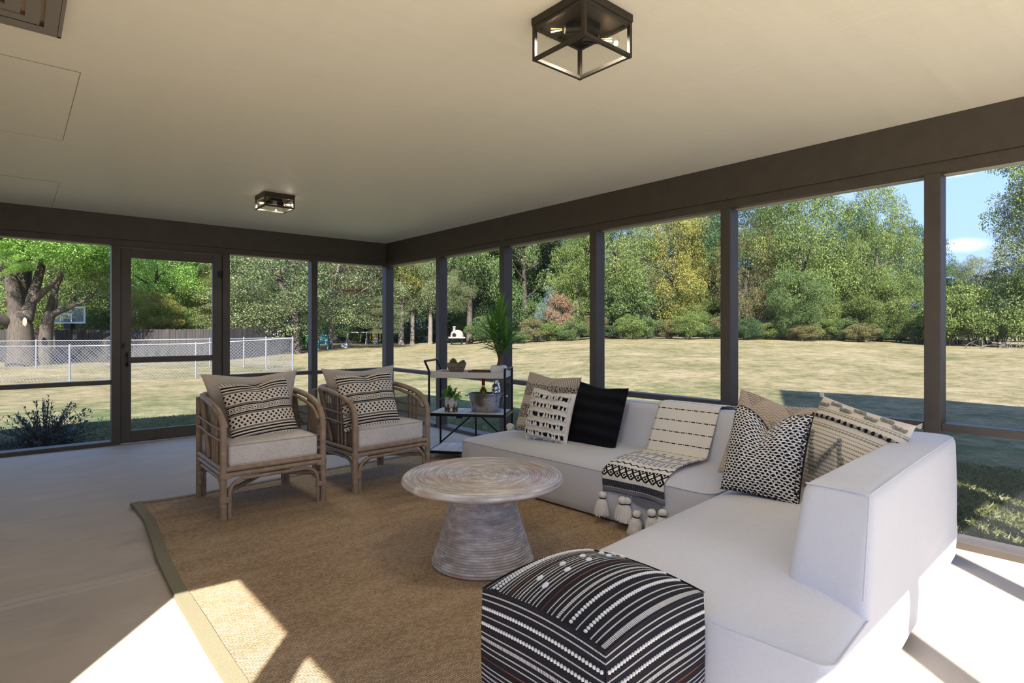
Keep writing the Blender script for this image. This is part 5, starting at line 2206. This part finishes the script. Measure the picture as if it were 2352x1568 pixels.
def tree(label, px, D, wd, z0, z1, kind, matn, trunk_r=.16, bark='bark', group=None, trunk_px=None, cat='tree', extra=()):
    p_ = at(trunk_px if trunk_px is not None else px, D)
    t = thing('tree', label, cat, p_, 0, group)
    c_ = at(px, D) - p_
    crown(t, kind, matn, (c_.x, c_.y, z0 - p_.z), wd / 2, (z1 - z0) / 2, rng.uniform(0, 6))
    for (dx, dy, ez0, ez1, ew, ek, em) in extra:
        crown(t, ek, em, (c_.x + dx, c_.y + dy, ez0 - p_.z), ew / 2, (ez1 - ez0) / 2, rng.uniform(0, 6))
    ht = z0 + (z1 - z0) * .55 - p_.z
    m = MB().tube([(0, 0, -.1), (0, 0, .25), (c_.x * .1 + .05, c_.y * .1, ht * .4), (c_.x * .6, c_.y * .6 + .08, ht * .75), (c_.x, c_.y, ht)],
                  [trunk_r * 1.5, trunk_r * 1.08, trunk_r * .9, trunk_r * .6, trunk_r * .22], 10)
    for k in range(5):
        a = k * 2.4 + px
        zb = ht * (.45 + .1 * k)
        L = wd * .28
        m.tube(bez((c_.x * .4, c_.y * .4, zb), (c_.x * .5 + math.cos(a) * L * .4, c_.y * .5 + math.sin(a) * L * .4, zb + L * .15), (c_.x * .7 + math.cos(a) * L * .8, c_.y * .7 + math.sin(a) * L * .8, zb + L * .5),
                    (c_.x + math.cos(a) * L, c_.y + math.sin(a) * L, zb + L * .8), 5), [trunk_r * .4, trunk_r * .34, trunk_r * .28, trunk_r * .2, trunk_r * .12, trunk_r * .06], 6)
    m.build('trunk', bark, t)
    return t


def bush(label, px, D, wd, ht, kind, matn, group=None, dz=-.1):
    p_ = at(px, D)
    t = thing('bush', label, 'bush', p_, 0, group)
    crown(t, kind, matn, (0, 0, dz), wd / 2, ht / 2, rng.uniform(0, 6), 'foliage')
    m = MB()
    for k in range(5):
        a = k * 1.3
        m.tube([(.1 * math.cos(a), .1 * math.sin(a), -.05), (wd * .25 * math.cos(a), wd * .25 * math.sin(a), ht * .6)], [.03, .012], 5)
    m.build('stems', 'bark_dark', t)
    return t


# --- big many-stemmed maple, left, in front of the plank fence
mp = thing('tree', 'old many-stemmed maple with a pruned limb scar, by the plank fence', 'tree', at(52, 26.6))
Rt, Ft = Vector((FY, -FX, 0)), Vector((FX, FY, 0))


def mpt(px, y, dd=0.0):
    """local point of the maple from where it shows"""
    D = 26.6 + dd
    u, v = (px - 1176) / 1330., -(y - 757) / 1330.
    return Ft * D + Rt * (u * D) + Vector((0, 0, 1.22 + v * D)) - mp.location


m = MB()
m.tube([mpt(52, 850), mpt(50, 820), mpt(48, 780), mpt(46, 745), mpt(44, 715)], [.68, .55, .50, .46, .36], 14)
limbs = [
    ([(40, 730), (36, 690), (28, 650), (10, 620), (-20, 585)], [.36, .30, .26, .20, .14], -.3),
    ([(46, 725), (48, 680), (49, 635), (54, 595), (56, 545)], [.30, .26, .22, .18, .13], .2),
    ([(58, 735), (68, 700), (80, 665), (92, 625), (100, 590), (112, 550), (120, 520)], [.30, .25, .21, .17, .13, .08, .04], .3),
    ([(78, 690), (98, 672), (118, 655), (140, 630), (165, 602), (180, 570)], [.17, .14, .11, .08, .05, .02], -.3),
    ([(30, 750), (15, 740), (0, 728), (-30, 712)], [.26, .22, .18, .14], -.6),
    ([(60, 715), (62, 660), (66, 610), (70, 560)], [.22, .18, .14, .10], .8),
    ([(28, 720), (20, 700), (8, 690)], [.14, .11, .06], -.4),
]
for pts, rs, dd in limbs:
    m.tube([mpt(a, b, dd * i * .6) for i, (a, b) in enumerate(pts)], rs, 10)
m.build('trunk', 'bark', mp)
sc0 = mpt(57, 739, -.75)
MB().ball((0, 0, 0), .13, 12, 6, (.8, .25, 1.5)).build('pruning_scar', simple('cut_wood', (.55, .36, .18), .8), mp, sc0, (0, 0, -CAM_YAW))
crown(mp, 'round', 'leaf_maple', mpt(10, 600, .5), 4.8, 2.3, 1.0)
crown(mp, 'loose', 'leaf_maple', mpt(150, 660, -.5), 3.2, 2.4, 2.0)
crown(mp, 'round2', 'leaf_maple', mpt(60, 588, 2.0), 5.0, 2.2, 4.0)
crown(mp, 'loose', 'leaf_maple', mpt(5, 640, -2.0), 1.3, .8, 3.0)

t2 = thing('tree', 'leaning twin-limbed maple stem right of the old maple', 'tree', at(105, 27.2))
b0 = t2.location


def t2p(px, y, dd=0.0):
    D = 27.2 + dd
    u, v = (px - 1176) / 1330., -(y - 757) / 1330.
    return Ft * D + Rt * (u * D) + Vector((0, 0, 1.22 + v * D)) - b0


m = MB().tube([t2p(102, 845), t2p(104, 790), t2p(107, 750), t2p(114, 722)], [.34, .29, .26, .22], 10)
m.tube([t2p(110, 730), t2p(120, 690), t2p(130, 655), t2p(150, 615), t2p(165, 590), t2p(176, 560)], [.19, .15, .12, .09, .06, .02], 8)
m.tube([t2p(112, 728), t2p(132, 716), t2p(155, 708), t2p(172, 700), t2p(192, 692), t2p(214, 676), t2p(232, 655)], [.19, .16, .13, .10, .07, .04, .015], 8)
m.tube([t2p(128, 710), t2p(129, 680), t2p(126, 650)], [.08, .07, .04], 7)
m.tube([t2p(170, 702), t2p(172, 675), t2p(172, 655)], [.06, .05, .03], 7)
m.build('trunk', 'bark', t2)
crown(t2, 'loose', 'leaf_maple', t2p(185, 645), 2.2, 1.7, 1.0)
crown(t2, 'loose', 'leaf_bright', t2p(225, 690, .5), 1.7, 1.7, 2.0)
crown(t2, 'bush', 'leaf_maple', t2p(215, 640, -.5), 1.4, 1.1, 2.0)

# --- trees behind the plank fence (door and first window)
tree('tall green tree behind the plank fence, seen past the maple trunk', 160, 38, 9, .2, 9.5, 'round', 'leaf_bright', .2)
tree('pale yellow-green tree behind the basketball backboard', 25, 40, 9, .1, 9, 'round2', 'leaf_bright', .2)
tree('bright green maple filling the upper part of the door screen', 360, 35.5, 7.0, 1.6, 8.2, 'round', 'leaf_maple', .22, extra=((-1.0, -2.6, .6, 3.6, 4.4, 'loose', 'leaf_yellow'), (2.3, -1.6, .5, 4.6, 4.2, 'loose', 'leaf_bright')))
tree('dark green tree behind the plank fence in the middle of the door screen', 430, 41, 8, .2, 9.5, 'round2', 'leaf_mid', .22, 'bark_dark')
tree('yellowing tree behind the plank fence at the hinge side of the door', 470, 38, 5.2, .4, 5.6, 'round', 'leaf_yellow', .16)
tree('green tree behind the plank fence just left of the pale oak', 515, 42, 8, 0.0, 9.5, 'tall', 'leaf_mid', .2)
ORD = ('first', 'second', 'third', 'fourth', 'fifth', 'sixth', 'seventh', 'eighth', 'ninth', 'tenth', 'eleventh', 'twelfth')
BAYS = ((-400, 266, 'the first window'), (266, 518, 'the screen door'), (518, 722, 'the window beside the door'), (722, 894, 'the corner window'), (894, 1005, 'the narrow corner opening'),
        (1005, 1150, 'the opening behind the cart'), (1150, 1356, 'the third right-hand opening'), (1356, 1658, 'the fourth right-hand opening'), (1658, 2135, 'the wide fifth opening'),
        (2135, 2900, 'the last opening'))


def placed(what, pxs):
    """one label per thing: its kind, its rank from the left and the opening it is seen through"""
    out = []
    for px in pxs:
        b_ = [b for b in BAYS if b[0] <= px < b[1]][0]
        mates = sorted(p for p in pxs if b_[0] <= p < b_[1])
        out.append('%s, %s%s' % (what, (ORD[mates.index(px)] + ' from the left ' if len(mates) > 1 else ''), 'through ' + b_[2]))
    return out


gbg = 'dark woods behind the plank fence'
PXB = (-60, 70, 190, 280, 390, 500, 590)
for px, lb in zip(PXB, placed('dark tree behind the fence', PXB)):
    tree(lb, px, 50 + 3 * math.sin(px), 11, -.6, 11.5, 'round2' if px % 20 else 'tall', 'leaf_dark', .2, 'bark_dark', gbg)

# --- the two pale oaks in the back windows
tree('pale layered oak with dark trunk next to the chain-link fence corner', 612, 34.5, 10.4, .95, 9.6, 'tier', 'leaf_oak', .21, 'bark', None, 682, extra=((-.8, .9, .6, 4.0, 6.4, 'tier2', 'leaf_oak'),))
tree('pale layered oak with light trunk behind the teal chair', 785, 40, 10.8, 1.35, 11.0, 'tier2', 'leaf_oak', .19, 'bark_pale', None, 758, extra=((2.3, -1.6, 1.0, 3.6, 4.6, 'tier', 'leaf_oak'),))
tree('dark tree with bare grey twigs left of the corner post', 862, 47, 7.5, 1.3, 10.5, 'loose', 'leaf_rust', .18, 'bark_pale')
tree('dark evergreen rising behind the two pale oaks', 838, 53, 9, .2, 13, 'tall', 'leaf_dark', .25, 'bark_dark')
gwd = 'shaded woods at the far edge of the lawn'
PXW = (640, 700, 750, 800, 850, 900, 950, 1000, 1050, 1100, 1149)
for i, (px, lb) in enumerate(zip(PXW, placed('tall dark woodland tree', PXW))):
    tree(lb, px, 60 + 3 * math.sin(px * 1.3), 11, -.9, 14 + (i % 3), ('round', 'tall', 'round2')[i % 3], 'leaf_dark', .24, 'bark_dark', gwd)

gug = 'shaded undergrowth below the woods'
PXG = tuple(range(545, 1160, 41))
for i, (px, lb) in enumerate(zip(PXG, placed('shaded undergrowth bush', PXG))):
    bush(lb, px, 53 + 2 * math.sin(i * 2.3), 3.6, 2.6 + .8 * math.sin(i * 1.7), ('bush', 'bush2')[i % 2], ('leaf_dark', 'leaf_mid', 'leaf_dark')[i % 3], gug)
PXF = tuple(range(-60, 660, 55))
for i, (px, lb) in enumerate(zip(PXF, placed('leafy bush behind the fence', PXF))):
    bush(lb, px, 36.5 + math.sin(i * 2.1), 3.2, 3.2 + .6 * math.sin(i * 1.3), ('bush2', 'bush')[i % 2], ('leaf_bright', 'leaf_mid', 'leaf_bright', 'leaf_yellow')[i % 4], 'bushes behind the plank fence')

# --- thin-trunked grove right of the corner post
tree('yellow-green tree just right of the corner post', 921, 46, 5.2, 2.4, 9.0, 'loose', 'leaf_yellow', .20, 'bark_pale', extra=((.3, .3, 3.4, 11, 6, 'round', 'leaf_bright'),))
tree('slim pale-trunked tree second from the corner post', 947, 47, 4.8, 1.9, 10.5, 'round2', 'leaf_oak', .16, 'bark_pale')
tree('pale-leaved tree just left of the second right-hand post', 988, 46, 5.4, 1.4, 11.5, 'fine', 'leaf_oak', .17, 'bark_pale')
tree('pale-leaved tree left of the stone oven', 1018, 46, 5.4, 1.5, 11, 'tall', 'leaf_oak', .18, 'bark')
tree('tall dark-trunked tree right of the stone oven', 1078, 45, 6.0, 3.2, 13.5, 'loose', 'leaf_mid', .22, 'bark', extra=((-1.2, .4, 2.0, 7.0, 4.0, 'fine', 'leaf_oak'),))
tree('tall dark green tree behind the potted plant', 1122, 47, 7.0, .8, 13.5, 'round', 'leaf_dark', .22, 'bark_dark')
bush('leafy bush under the grove, right of the stone oven', 1108, 43, 3.2, 2.4, 'bush', 'leaf_mid')

# --- tree line behind the lawn, right-hand windows
tree('tall blue-green tree with sky gaps above the white spruce', 1205, 42, 7.0, .6, 12.5, 'loose', 'leaf_mid', .22, 'bark_dark', extra=((.5, .5, 5.5, 13.5, 6.5, 'round', 'leaf_oak'),))
tree('small silvery blue spruce at the lawn edge', 1258, 39, 3.4, .6, 4.2, 'cone', 'leaf_spruce', .08, 'bark_dark')
bush('rusty leafless-looking bush right of the silvery spruce', 1290, 38.5, 2.3, 3.6, 'bush2', 'leaf_rust')
tree('bright green tree just left of the third post', 1325, 40, 4.6, .7, 8.5, 'round', 'leaf_bright', .18, extra=((.3, .6, 5.5, 12, 6, 'tall', 'leaf_mid'),))
tree('light green tree just right of the third post', 1420, 38.5, 5.6, 1.4, 11.5, 'round2', 'leaf_bright', .2, extra=((.2, -.6, .8, 5.0, 4.2, 'bush', 'leaf_mid'),))
tree('grey-green tree in the middle of the fourth opening', 1490, 40, 5.6, 1.0, 10.2, 'fine', 'leaf_oak', .2)
tree('yellow-tinged tree in the fourth opening', 1550, 39, 5.2, 1.2, 10.8, 'round', 'leaf_yellow', .19, extra=((.8, -.6, .8, 4.6, 3.8, 'round2', 'leaf_bright'),))
tree('dark green tall tree left of the fourth post', 1615, 41, 5.4, 1.5, 12.5, 'loose', 'leaf_mid', .22, 'bark_dark', extra=((0, 0, .8, 6.5, 5, 'tall', 'leaf_olive'),))
tree('brownish-green tree just right of the fourth post', 1715, 37, 4.6, .8, 9.0, 'fine', 'leaf_olive', .18, 'bark_dark', extra=((-.3, .6, 4.5, 11.5, 5.2, 'loose', 'leaf_mid'),))
tree('broad fresh-green tree in the fifth opening', 1840, 36, 6.6, 1.2, 11.6, 'round', 'leaf_bright', .24, 'bark_dark', extra=((1.6, -.9, .8, 6.2, 4.6, 'round2', 'leaf_bright'), (-1.7, -.4, .8, 5.5, 4.2, 'tall', 'leaf_mid')))
tree('tall green tree left of the last post, against the sky', 2015, 35, 4.9, 1.0, 10.9, 'round2', 'leaf_bright', .22, extra=((-.3, -.7, .7, 5.0, 4.4, 'round', 'leaf_bright'),))
tree('dark green tree behind the fifth opening', 1930, 42, 7.0, .8, 11.5, 'tall', 'leaf_mid', .22, 'bark_dark')
tree('tall sunlit tree at the right edge of the view', 2420, 29, 6.6, 3.4, 13.0, 'loose', 'leaf_bright', .26, 'bark_dark', extra=((-.3, .3, 2.6, 10, 5.8, 'round', 'leaf_oak'), (0.4, .4, .6, 5.4, 5.0, 'round2', 'leaf_bright')))
tree('small far-off tree in the sky gap left of the last post', 2192, 52, 4.4, 2.5, 7.8, 'round', 'leaf_mid', .15)
tree('small rounded far-off tree in the sky gap by the edge tree', 2245, 50, 4.6, 2.5, 8.0, 'round2', 'leaf_oak', .15)
gus = 'low undergrowth along the foot of the tree line'
under = ('leaf_mid', 'leaf_olive', 'leaf_bright', 'leaf_mid', 'leaf_olive', 'leaf_dark', 'leaf_bright')
PXU = list(range(1185, 2130, 44))
for i, (px, lb) in enumerate(zip(PXU, placed('low rough tree-line bush', PXU))):
    D = 38.0 - (px - 1185) / 955 * 3.8 - (1.2 if i % 3 == 0 else 0)
    ht = 1.0 + .9 * abs(math.sin(i * 1.9))
    bush(lb, px, D, 2.3, ht, ('bush', 'bush2')[i % 2], under[i % 7], gus)
PXV = list(range(1172, 2352, 53))
for i, (px, lb) in enumerate(zip(PXV, placed('dim bush behind the tree line', PXV))):
    bush(lb, px, 42.5 - (px - 1172) / 1180 * 6 + math.sin(i * 2.7), 3.4, 2.8 + .7 * math.sin(i * 1.7), ('bush', 'bush2')[i % 2], ('leaf_dark', 'leaf_mid', 'leaf_dark', 'leaf_olive')[i % 4], 'dim bushes behind the tree line')
PXT = list(range(1170, 2130, 70))
for i, (px, lb) in enumerate(zip(PXT, placed('dark tree behind the tree line', PXT))):
    tree(lb, px, 47 + 2 * math.sin(i * 2.1), 7.5, .2, 11.0 + 1.5 * math.sin(i), ('round', 'tall', 'round2')[i % 3], 'leaf_dark', .2, 'bark_dark', 'dark trees behind the tree line')
gsh = 'big bushes right of the last post'
for i, (px, D, wd, ht, k, mn) in enumerate(((2175, 31, 3.4, 3.6, 'bush', 'leaf_bright'), (2235, 30.5, 3.4, 3.9, 'bush2', 'leaf_bright'), (2300, 30, 3.2, 4.2, 'bush', 'leaf_mid'), (2365, 29, 3.4, 4.4, 'bush2', 'leaf_bright'), (2200, 33, 3.6, 4.2, 'bush2', 'leaf_mid'), (2270, 33, 3.8, 4.8, 'bush', 'leaf_olive'), (2425, 29, 3.2, 3.8, 'bush', 'leaf_mid'))):
    bush(('big fresh green bush next to the last post', 'second big fresh green bush from the last post', 'big mid green bush above the bare pale branches', 'big bright bush at the far right edge', 'taller mid green bush behind, nearest the last post', 'olive bush behind the middle of the big bushes', 'mid green bush cut by the right edge')[i], px, D, wd, ht, k, mn, gsh)
m = MB()
bp_ = at(2290, 28.6)
for k in range(26):
    x0 = rng.uniform(-1.6, 1.6)
    a = rng.uniform(-1, 1)
    p0 = Rt * x0 + Vector((0, 0, -.02))
    p1 = p0 + Rt * a * .3 + Ft * rng.uniform(-.2, .2) + Vector((0, 0, rng.uniform(.12, .3)))
    p2 = p1 + Rt * a * .5 + Ft * rng.uniform(-.3, .3) + Vector((0, 0, rng.uniform(.0, .3)))
    m.tube(bez(p0, p0.lerp(p1, .6) + Vector((0, 0, .1)), p1, p2, 6), [.02, .018, .016, .013, .01, .007, .004], 5)
db = m.build('fallen_branches', 'bark_pale')
db.location = bp_
tag(db, 'bare pale branches at the foot of the bushes right of the last post', 'branches')

# --- blue-green shrub outside the first window
sb = thing('shrub', 'dark blue-green shrub just outside the first window', 'shrub', (.28, 8.62, -.15))
sb.scale = (.86, .86, .80)
br = []
for i in range(105):
    a = i * 2.39996
    e = math.asin(.10 + .89 * rng.random())
    L = rng.uniform(.40, .82) * (.75 + .25 * math.cos(e - .6))
    d = Vector((math.cos(a) * math.cos(e), math.sin(a) * math.cos(e) * .7, math.sin(e)))
    br.append((d, L))
m = MB()
for d, L in br:
    m.tube([(d.x * .04, d.y * .04, 0), d * L * .5 + Vector((0, 0, .02)), d * L], [.008, .005, .002], 5)
m.build('stems', 'bark_dark', sb)


def shrubleaf(i):
    d, L = br[i % len(br)]
    t = rng.uniform(.25, 1.0)
    s_ = Vector(rng.normal(0, 1, 3))
    dd = (d * .6 + s_.normalized() * .8 + Vector((0, 0, -.05)))
    return d * L * t + Vector((0, 0, .02)), dd


stuff(link_mesh('foliage', leaf_cloud('foliage', 3900, shrubleaf, .056, .021, 'leaf_shrub'), sb))

# --- grass blades close to the porch, where single blades show
def grass_patch(name, n, x0, x1, y0, y1, skip=None, k=1.0):
    V = np.zeros((n, 4, 3), dtype=np.float32)
    tint = rng.random(n).astype(np.float32)
    xs, ys = rng.uniform(x0, x1, n), rng.uniform(y0, y1, n)
    a = rng.uniform(0, 2 * PI, n)
    H_ = rng.uniform(.035, .10, n) * k
    ln = rng.uniform(.2, 1.1, n)
    wv = rng.uniform(.0018, .0036, n)
    for i in range(n):
        z = ground(xs[i], ys[i])
        dx, dy = math.cos(a[i]), math.sin(a[i])
        h_ = H_[i]
        V[i, 0] = (xs[i] - dy * wv[i], ys[i] + dx * wv[i], z)
        V[i, 1] = (xs[i] + dy * wv[i], ys[i] - dx * wv[i], z)
        V[i, 2] = (xs[i] + dx * h_ * ln[i], ys[i] + dy * h_ * ln[i], z + h_ * (1 - .3 * ln[i]))
        V[i, 3] = (xs[i] + dx * h_ * ln[i] * .4 - dy * wv[i], ys[i] + dy * h_ * ln[i] * .4 + dx * wv[i], z + h_ * .55)
    o = link_mesh(name, quads_mesh(name, V, tint, 'blade'))
    tag(o, skip, 'grass')
    return stuff(o)


grass_patch('grass', 44000, 4.2, 7.2, -.2, 3.2, 'unmown grass blades right outside the last screen opening')
grass_patch('grass', 9000, 4.2, 6.4, 3.4, 7.4, 'grass blades beyond the screens behind the bar cart', .6)
grass_patch('grass', 22000, -1.2, 3.4, 7.6, 10.4, 'grass blades outside the back wall around the shrub', .55)

# --- chain-link fence
simple('galvanised', (.20, .21, .235), .45, .3)


def fence_run(t, pts, hgt, posts):
    """rail and woven wire between ground points"""
    for a, b in zip(pts[:-1], pts[1:]):
        a, b = Vector(a), Vector(b)
        MB().tube([a + Vector((0, 0, hgt)), b + Vector((0, 0, hgt))], .021, 8).build('top_rail', 'galvanised', t)
        d = b - a
        L = math.hypot(d.x, d.y)
        sp = .115
        n = int(L / sp)
        m = MB()
        rows = int(hgt / sp)
        for sgn in (1, -1):
            for i in range(-rows, n + rows):
                s0, s1 = i * sp, i * sp + sgn * hgt * 1.0
                z0, z1 = .02, hgt + .03
                if sgn < 0:
                    s0, s1 = (i + rows) * sp - 0, (i + rows) * sp - hgt
                lo, hi = 0.0, 1.0
                # clip to the run
                ds = s1 - s0
                for lim, sg in ((0, 1), (L, -1)):
                    pass
                t0, t1 = 0.0, 1.0
                if ds > 0:
                    t0 = max(t0, (0 - s0) / ds)
                    t1 = min(t1, (L - s0) / ds)
                else:
                    t0 = max(t0, (L - s0) / ds)
                    t1 = min(t1, (0 - s0) / ds)
                if t1 - t0 < .02:
                    continue
                p0 = a + d * ((s0 + ds * t0) / L) + Vector((0, 0, z0 + (z1 - z0) * t0))
                p1 = a + d * ((s0 + ds * t1) / L) + Vector((0, 0, z0 + (z1 - z0) * t1))
                m.tube([p0, p1], .0042, 3, cap=False)
        stuff(m.build('wire_mesh', 'galvanised', t))
    for q in posts:
        q = Vector(q)
        m = MB().tube([q + Vector((0, 0, -.1)), q + Vector((0, 0, hgt + .02))], .032, 8)
        m.ball(q + Vector((0, 0, hgt + .03)), .036, 8, 5)
        m.build('post', 'galvanised', t)


cf = thing('chain_link_fence', 'galvanised chain-link fence enclosing the yard left of the lawn', 'fence')
HF = 1.2
nA, nB, nC = at(-330, 19.1), at(160, 19.5), at(450, 20.1)
cc2 = at(672, 21.3)
c1 = at(482, 25.7)
fA, fB, fC = at(-330, 24.0), at(83, 25.0), at(290, 25.4)
fence_run(cf, [nA, nB, nC, cc2], HF, [nA, nB, nC, cc2])
fence_run(cf, [fA, fB, fC, c1], HF, [fA, fB, fC, c1])
fence_run(cf, [c1, at(560, 23.9), at(611, 22.7), cc2], HF, [at(560, 23.9), at(611, 22.7)])

# --- plank privacy fence
def mat_plank():
    mt, h, b, o = newmat('weathered_plank', rough=.9)
    c = h.coord('Object')
    n = h.noise(h.vscale(c, (6, 6, .6)), 1.0, 4, .6)
    h.put(b.inputs['Base Color'], h.ramp(n, [(.3, (.020, .018, .018)), (.55, (.034, .030, .029)), (.75, (.062, .052, .045))]))
    MATS['weathered_plank'] = mt


mat_plank()
wf = thing('plank_fence', 'weathered wooden plank fence behind the chain-link yard', 'fence')
fpts = [at(-380, 30.5), at(-40, 29.2), at(500, 29.0), at(652, 34.0)]
nfence = 0
near_b, far_b = [], MB()
for a, b in zip(fpts[:-1], fpts[1:]):
    d = b - a
    L = math.hypot(d.x, d.y)
    n = int(L / .142)
    ux = Vector((d.x, d.y, 0)).normalized()
    for i in range(n):
        q = a + d * ((i + .5) / n)
        hgt = 1.62 + rng.uniform(-.025, .025)
        m_ = Matrix((ux, Vector((-ux.y, ux.x, 0)), Vector((0, 0, 1)))).transposed()
        far_b.box(q + Vector((0, 0, hgt / 2)) + Vector((-ux.y, ux.x, 0)) * rng.uniform(-.008, .008), (.134, .02, hgt), m_)
    for z in (.35, 1.3):
        MB().bar(a + Vector((0, 0, z)) + Vector((-ux.y, ux.x, 0)) * .04, b + Vector((0, 0, z)) + Vector((-ux.y, ux.x, 0)) * .04, .09, .04).build('fence_rail', 'weathered_plank', wf)
stuff(far_b.build('planks', 'weathered_plank', wf))
# basketball hoop beyond it
simple('white_plastic', (.75, .77, .78), .4)
bbp = at(152, 31.5)
bb = thing('basketball_hoop', 'white-framed clear basketball backboard beyond the plank fence', 'basketball hoop', bbp, -CAM_YAW)
z0, z1 = 1.56 - bbp.z, 2.48 - bbp.z
W_ = 1.0
m = MB()
for s in (-1, 1):
    m.bx(s * W_ - .04, s * W_ + .04, -.02, .02, z0, z1)
m.bx(-W_, W_, -.02, .02, z0, z0 + .08).bx(-W_, W_, -.02, .02, z1 - .08, z1)
m.build('board_frame', 'white_plastic', bb)
MB()._add([(-W_, 0, z0), (W_, 0, z0), (W_, 0, z1), (-W_, 0, z1)], [(0, 1, 2, 3)]).build('clear_board', 'clear_glass', bb)
m = MB()
for s in (-1, 1):
    m.bx(s * .3 - .03, s * .3 + .03, -.03, .0, z0 + .08, z0 + .55)
m.bx(-.3, .3, -.03, 0, z0 + .49, z0 + .55)
m.build('target_square', 'white_plastic', bb)
MB().tube([(.23 * math.cos(2 * PI * k / 20), -.28 + .23 * math.sin(2 * PI * k / 20), z0 + .1) for k in range(20)], .012, 6, closed=True).build('rim', simple('rim_orange', (.5, .12, .04), .5), bb)
MB().bx(-.16, .22, .02, .35, z0 - .28, z0 + .26).tube([(0, .6, 0), (0, .3, z0 + .1)], .07, 8).build('pole', 'black_metal', bb)

# --- neighbour's roof far left
nh = thing('neighbour_house', 'small grey-roofed house glimpsed left of the old maple', 'house', at(-80, 44), -CAM_YAW + .3)
MB().bx(-3.6, 3.6, -3, 3, 0, 2.4).build('wall', 'siding', nh)
MB()._add([(-4.1, -3.4, 2.3), (4.1, -3.4, 2.3), (4.1, 3.4, 2.3), (-4.1, 3.4, 2.3), (-4.1, 0, 3.5), (4.1, 0, 3.5)], [(0, 1, 5, 4), (2, 3, 4, 5), (0, 4, 3), (1, 2, 5), (3, 2, 1, 0)]).build('roof', simple('grey_shingle', (.42, .42, .45), .8), nh)

# --- chairs, planter, swing set and oven at the far side of the lawn
def adirondack(label, px, D, colr, rz):
    simple('paint_' + label.split()[0], colr, .5)
    mn = 'paint_' + label.split()[0]
    t = thing('garden_chair', label, 'chair', at(px, D), rz)
    MB().bx(-.26, .26, -.28, .28, .36, .40).build('seat', mn, t)
    for i in range(5):
        MB().box((-.21 + .105 * i, .30, .70), (.095, .025, .66), Matrix.Rotation(R(-12), 3, 'X')).build('back_slat', mn, t)
    for s in (-1, 1):
        MB().bx(s * .31 - .06, s * .31 + .06, -.30, .28, .56, .59).build('armrest', mn, t)
        MB().bx(s * .29 - .035, s * .29 + .035, -.28, -.22, 0, .56).build('leg', mn, t)
        MB().bx(s * .29 - .03, s * .29 + .03, .22, .28, 0, .56).build('leg', mn, t)
    return t


adirondack('teal garden chair in front of the light-trunked oak', 743, 39.2, (.045, .22, .24), -CAM_YAW + .2)
adirondack('green garden chair half hidden by the window post', 703, 40.5, (.05, .22, .06), -CAM_YAW - .3)
adirondack('grass-green garden chair right of the dark oak trunk', 693, 39.5, (.06, .20, .07), -CAM_YAW + 1.0)

pb_ = thing('planter', 'grey planter box with dead plants left of the swing set', 'planter', at(793, 41.5), -CAM_YAW)
m = MB().bx(-.24, .24, -.18, .18, 0, .36)
m.build('box', simple('grey_box', (.42, .43, .46), .7), pb_, bevel=.01)
MB().bx(-.21, .21, -.15, .15, .34, .37).build('soil', 'soil', pb_)
m = MB()
for k in range(7):
    m.tube([(rng.uniform(-.18, .18), rng.uniform(-.1, .1), .35), (rng.uniform(-.22, .22), rng.uniform(-.1, .1), rng.uniform(.45, .6))], .012, 4)
m.build('dead_stems', 'bark_pale', pb_)

sw = thing('swing_set', 'grey metal swing set with yellow swings under the far trees', 'swing set', at(842, 46), -CAM_YAW + .12)
simple('swing_grey', (.28, .29, .30), .5)
simple('swing_yellow', (.42, .33, .03), .5)
SWL, SWH = 1.42, 1.02 + .0
MB().tube([(-SWL, 0, SWH), (SWL, 0, SWH)], .035, 8).build('crossbar', 'swing_grey', sw)
for x in (-SWL, -.0, SWL):
    for s in (-1, 1):
        e = .12 if x > 0 else (-.12 if x < 0 else 0)
        MB().tube([(x, 0, SWH), (x + e, s * .6, 0)], .032, 8).build('leg', 'swing_grey', sw)
for x in (-.55, .38, .95):
    for s in (-1, 1):
        MB().tube([(x + s * .10, 0, SWH), (x + s * .10, 0, .40)], .012, 5).build('chain', 'swing_yellow', sw)
    MB().tube(bez((x - .10, 0, .40), (x - .08, 0, .27), (x + .08, 0, .27), (x + .10, 0, .40), 8), .018, 6).build('swing_seat', simple('seat_green', (.08, .25, .12), .6), sw)

ov = thing('pizza_oven', 'white domed stone oven on a dark stand under the trees', 'oven', at(1049, 44.0), -CAM_YAW + .15)
simple('oven_plaster', (.25, .235, .195), .8, nscale=6, namt=.12)
MB().bx(-.45, .45, -.4, .4, .0, .06).bx(-.42, -.34, -.36, -.28, 0, .5).bx(.34, .42, -.36, -.28, 0, .5).bx(-.42, -.34, .28, .36, 0, .5).bx(.34, .42, .28, .36, 0, .5).build('stand', 'dark_steel', ov)
MB().bx(-.62, .62, -.5, .5, .48, .58).build('hearth_slab', simple('hearth', (.28, .28, .28), .8), ov, bevel=.02)
m = MB().lathe([(.50, .58), (.50, .72), (.46, .88), (.36, 1.02), (.2, 1.1), (.001, 1.12)], 26, (0.02, 0, 0), 1.0, .9, closed_ends=False)
m.build('dome', 'oven_plaster', ov)
MB().tube([(-.22, -.50, .80), (-.22, -.1, .80)], .22, 16).bx(-.44, 0, -.5, -.1, .58, .8).build('mouth_arch', 'oven_plaster', ov)
MB().tube([(-.22, -.505, .77), (-.22, -.49, .77)], .13, 16).bx(-.35, -.09, -.505, -.49, .60, .77).build('mouth_opening', 'black_metal', ov)
MB().lathe([(.11, 1.0), (.10, 1.3), (.13, 1.32), (.13, 1.36), (.08, 1.38)], 14, (-.2, -.25, 0)).build('chimney', 'oven_plaster', ov)
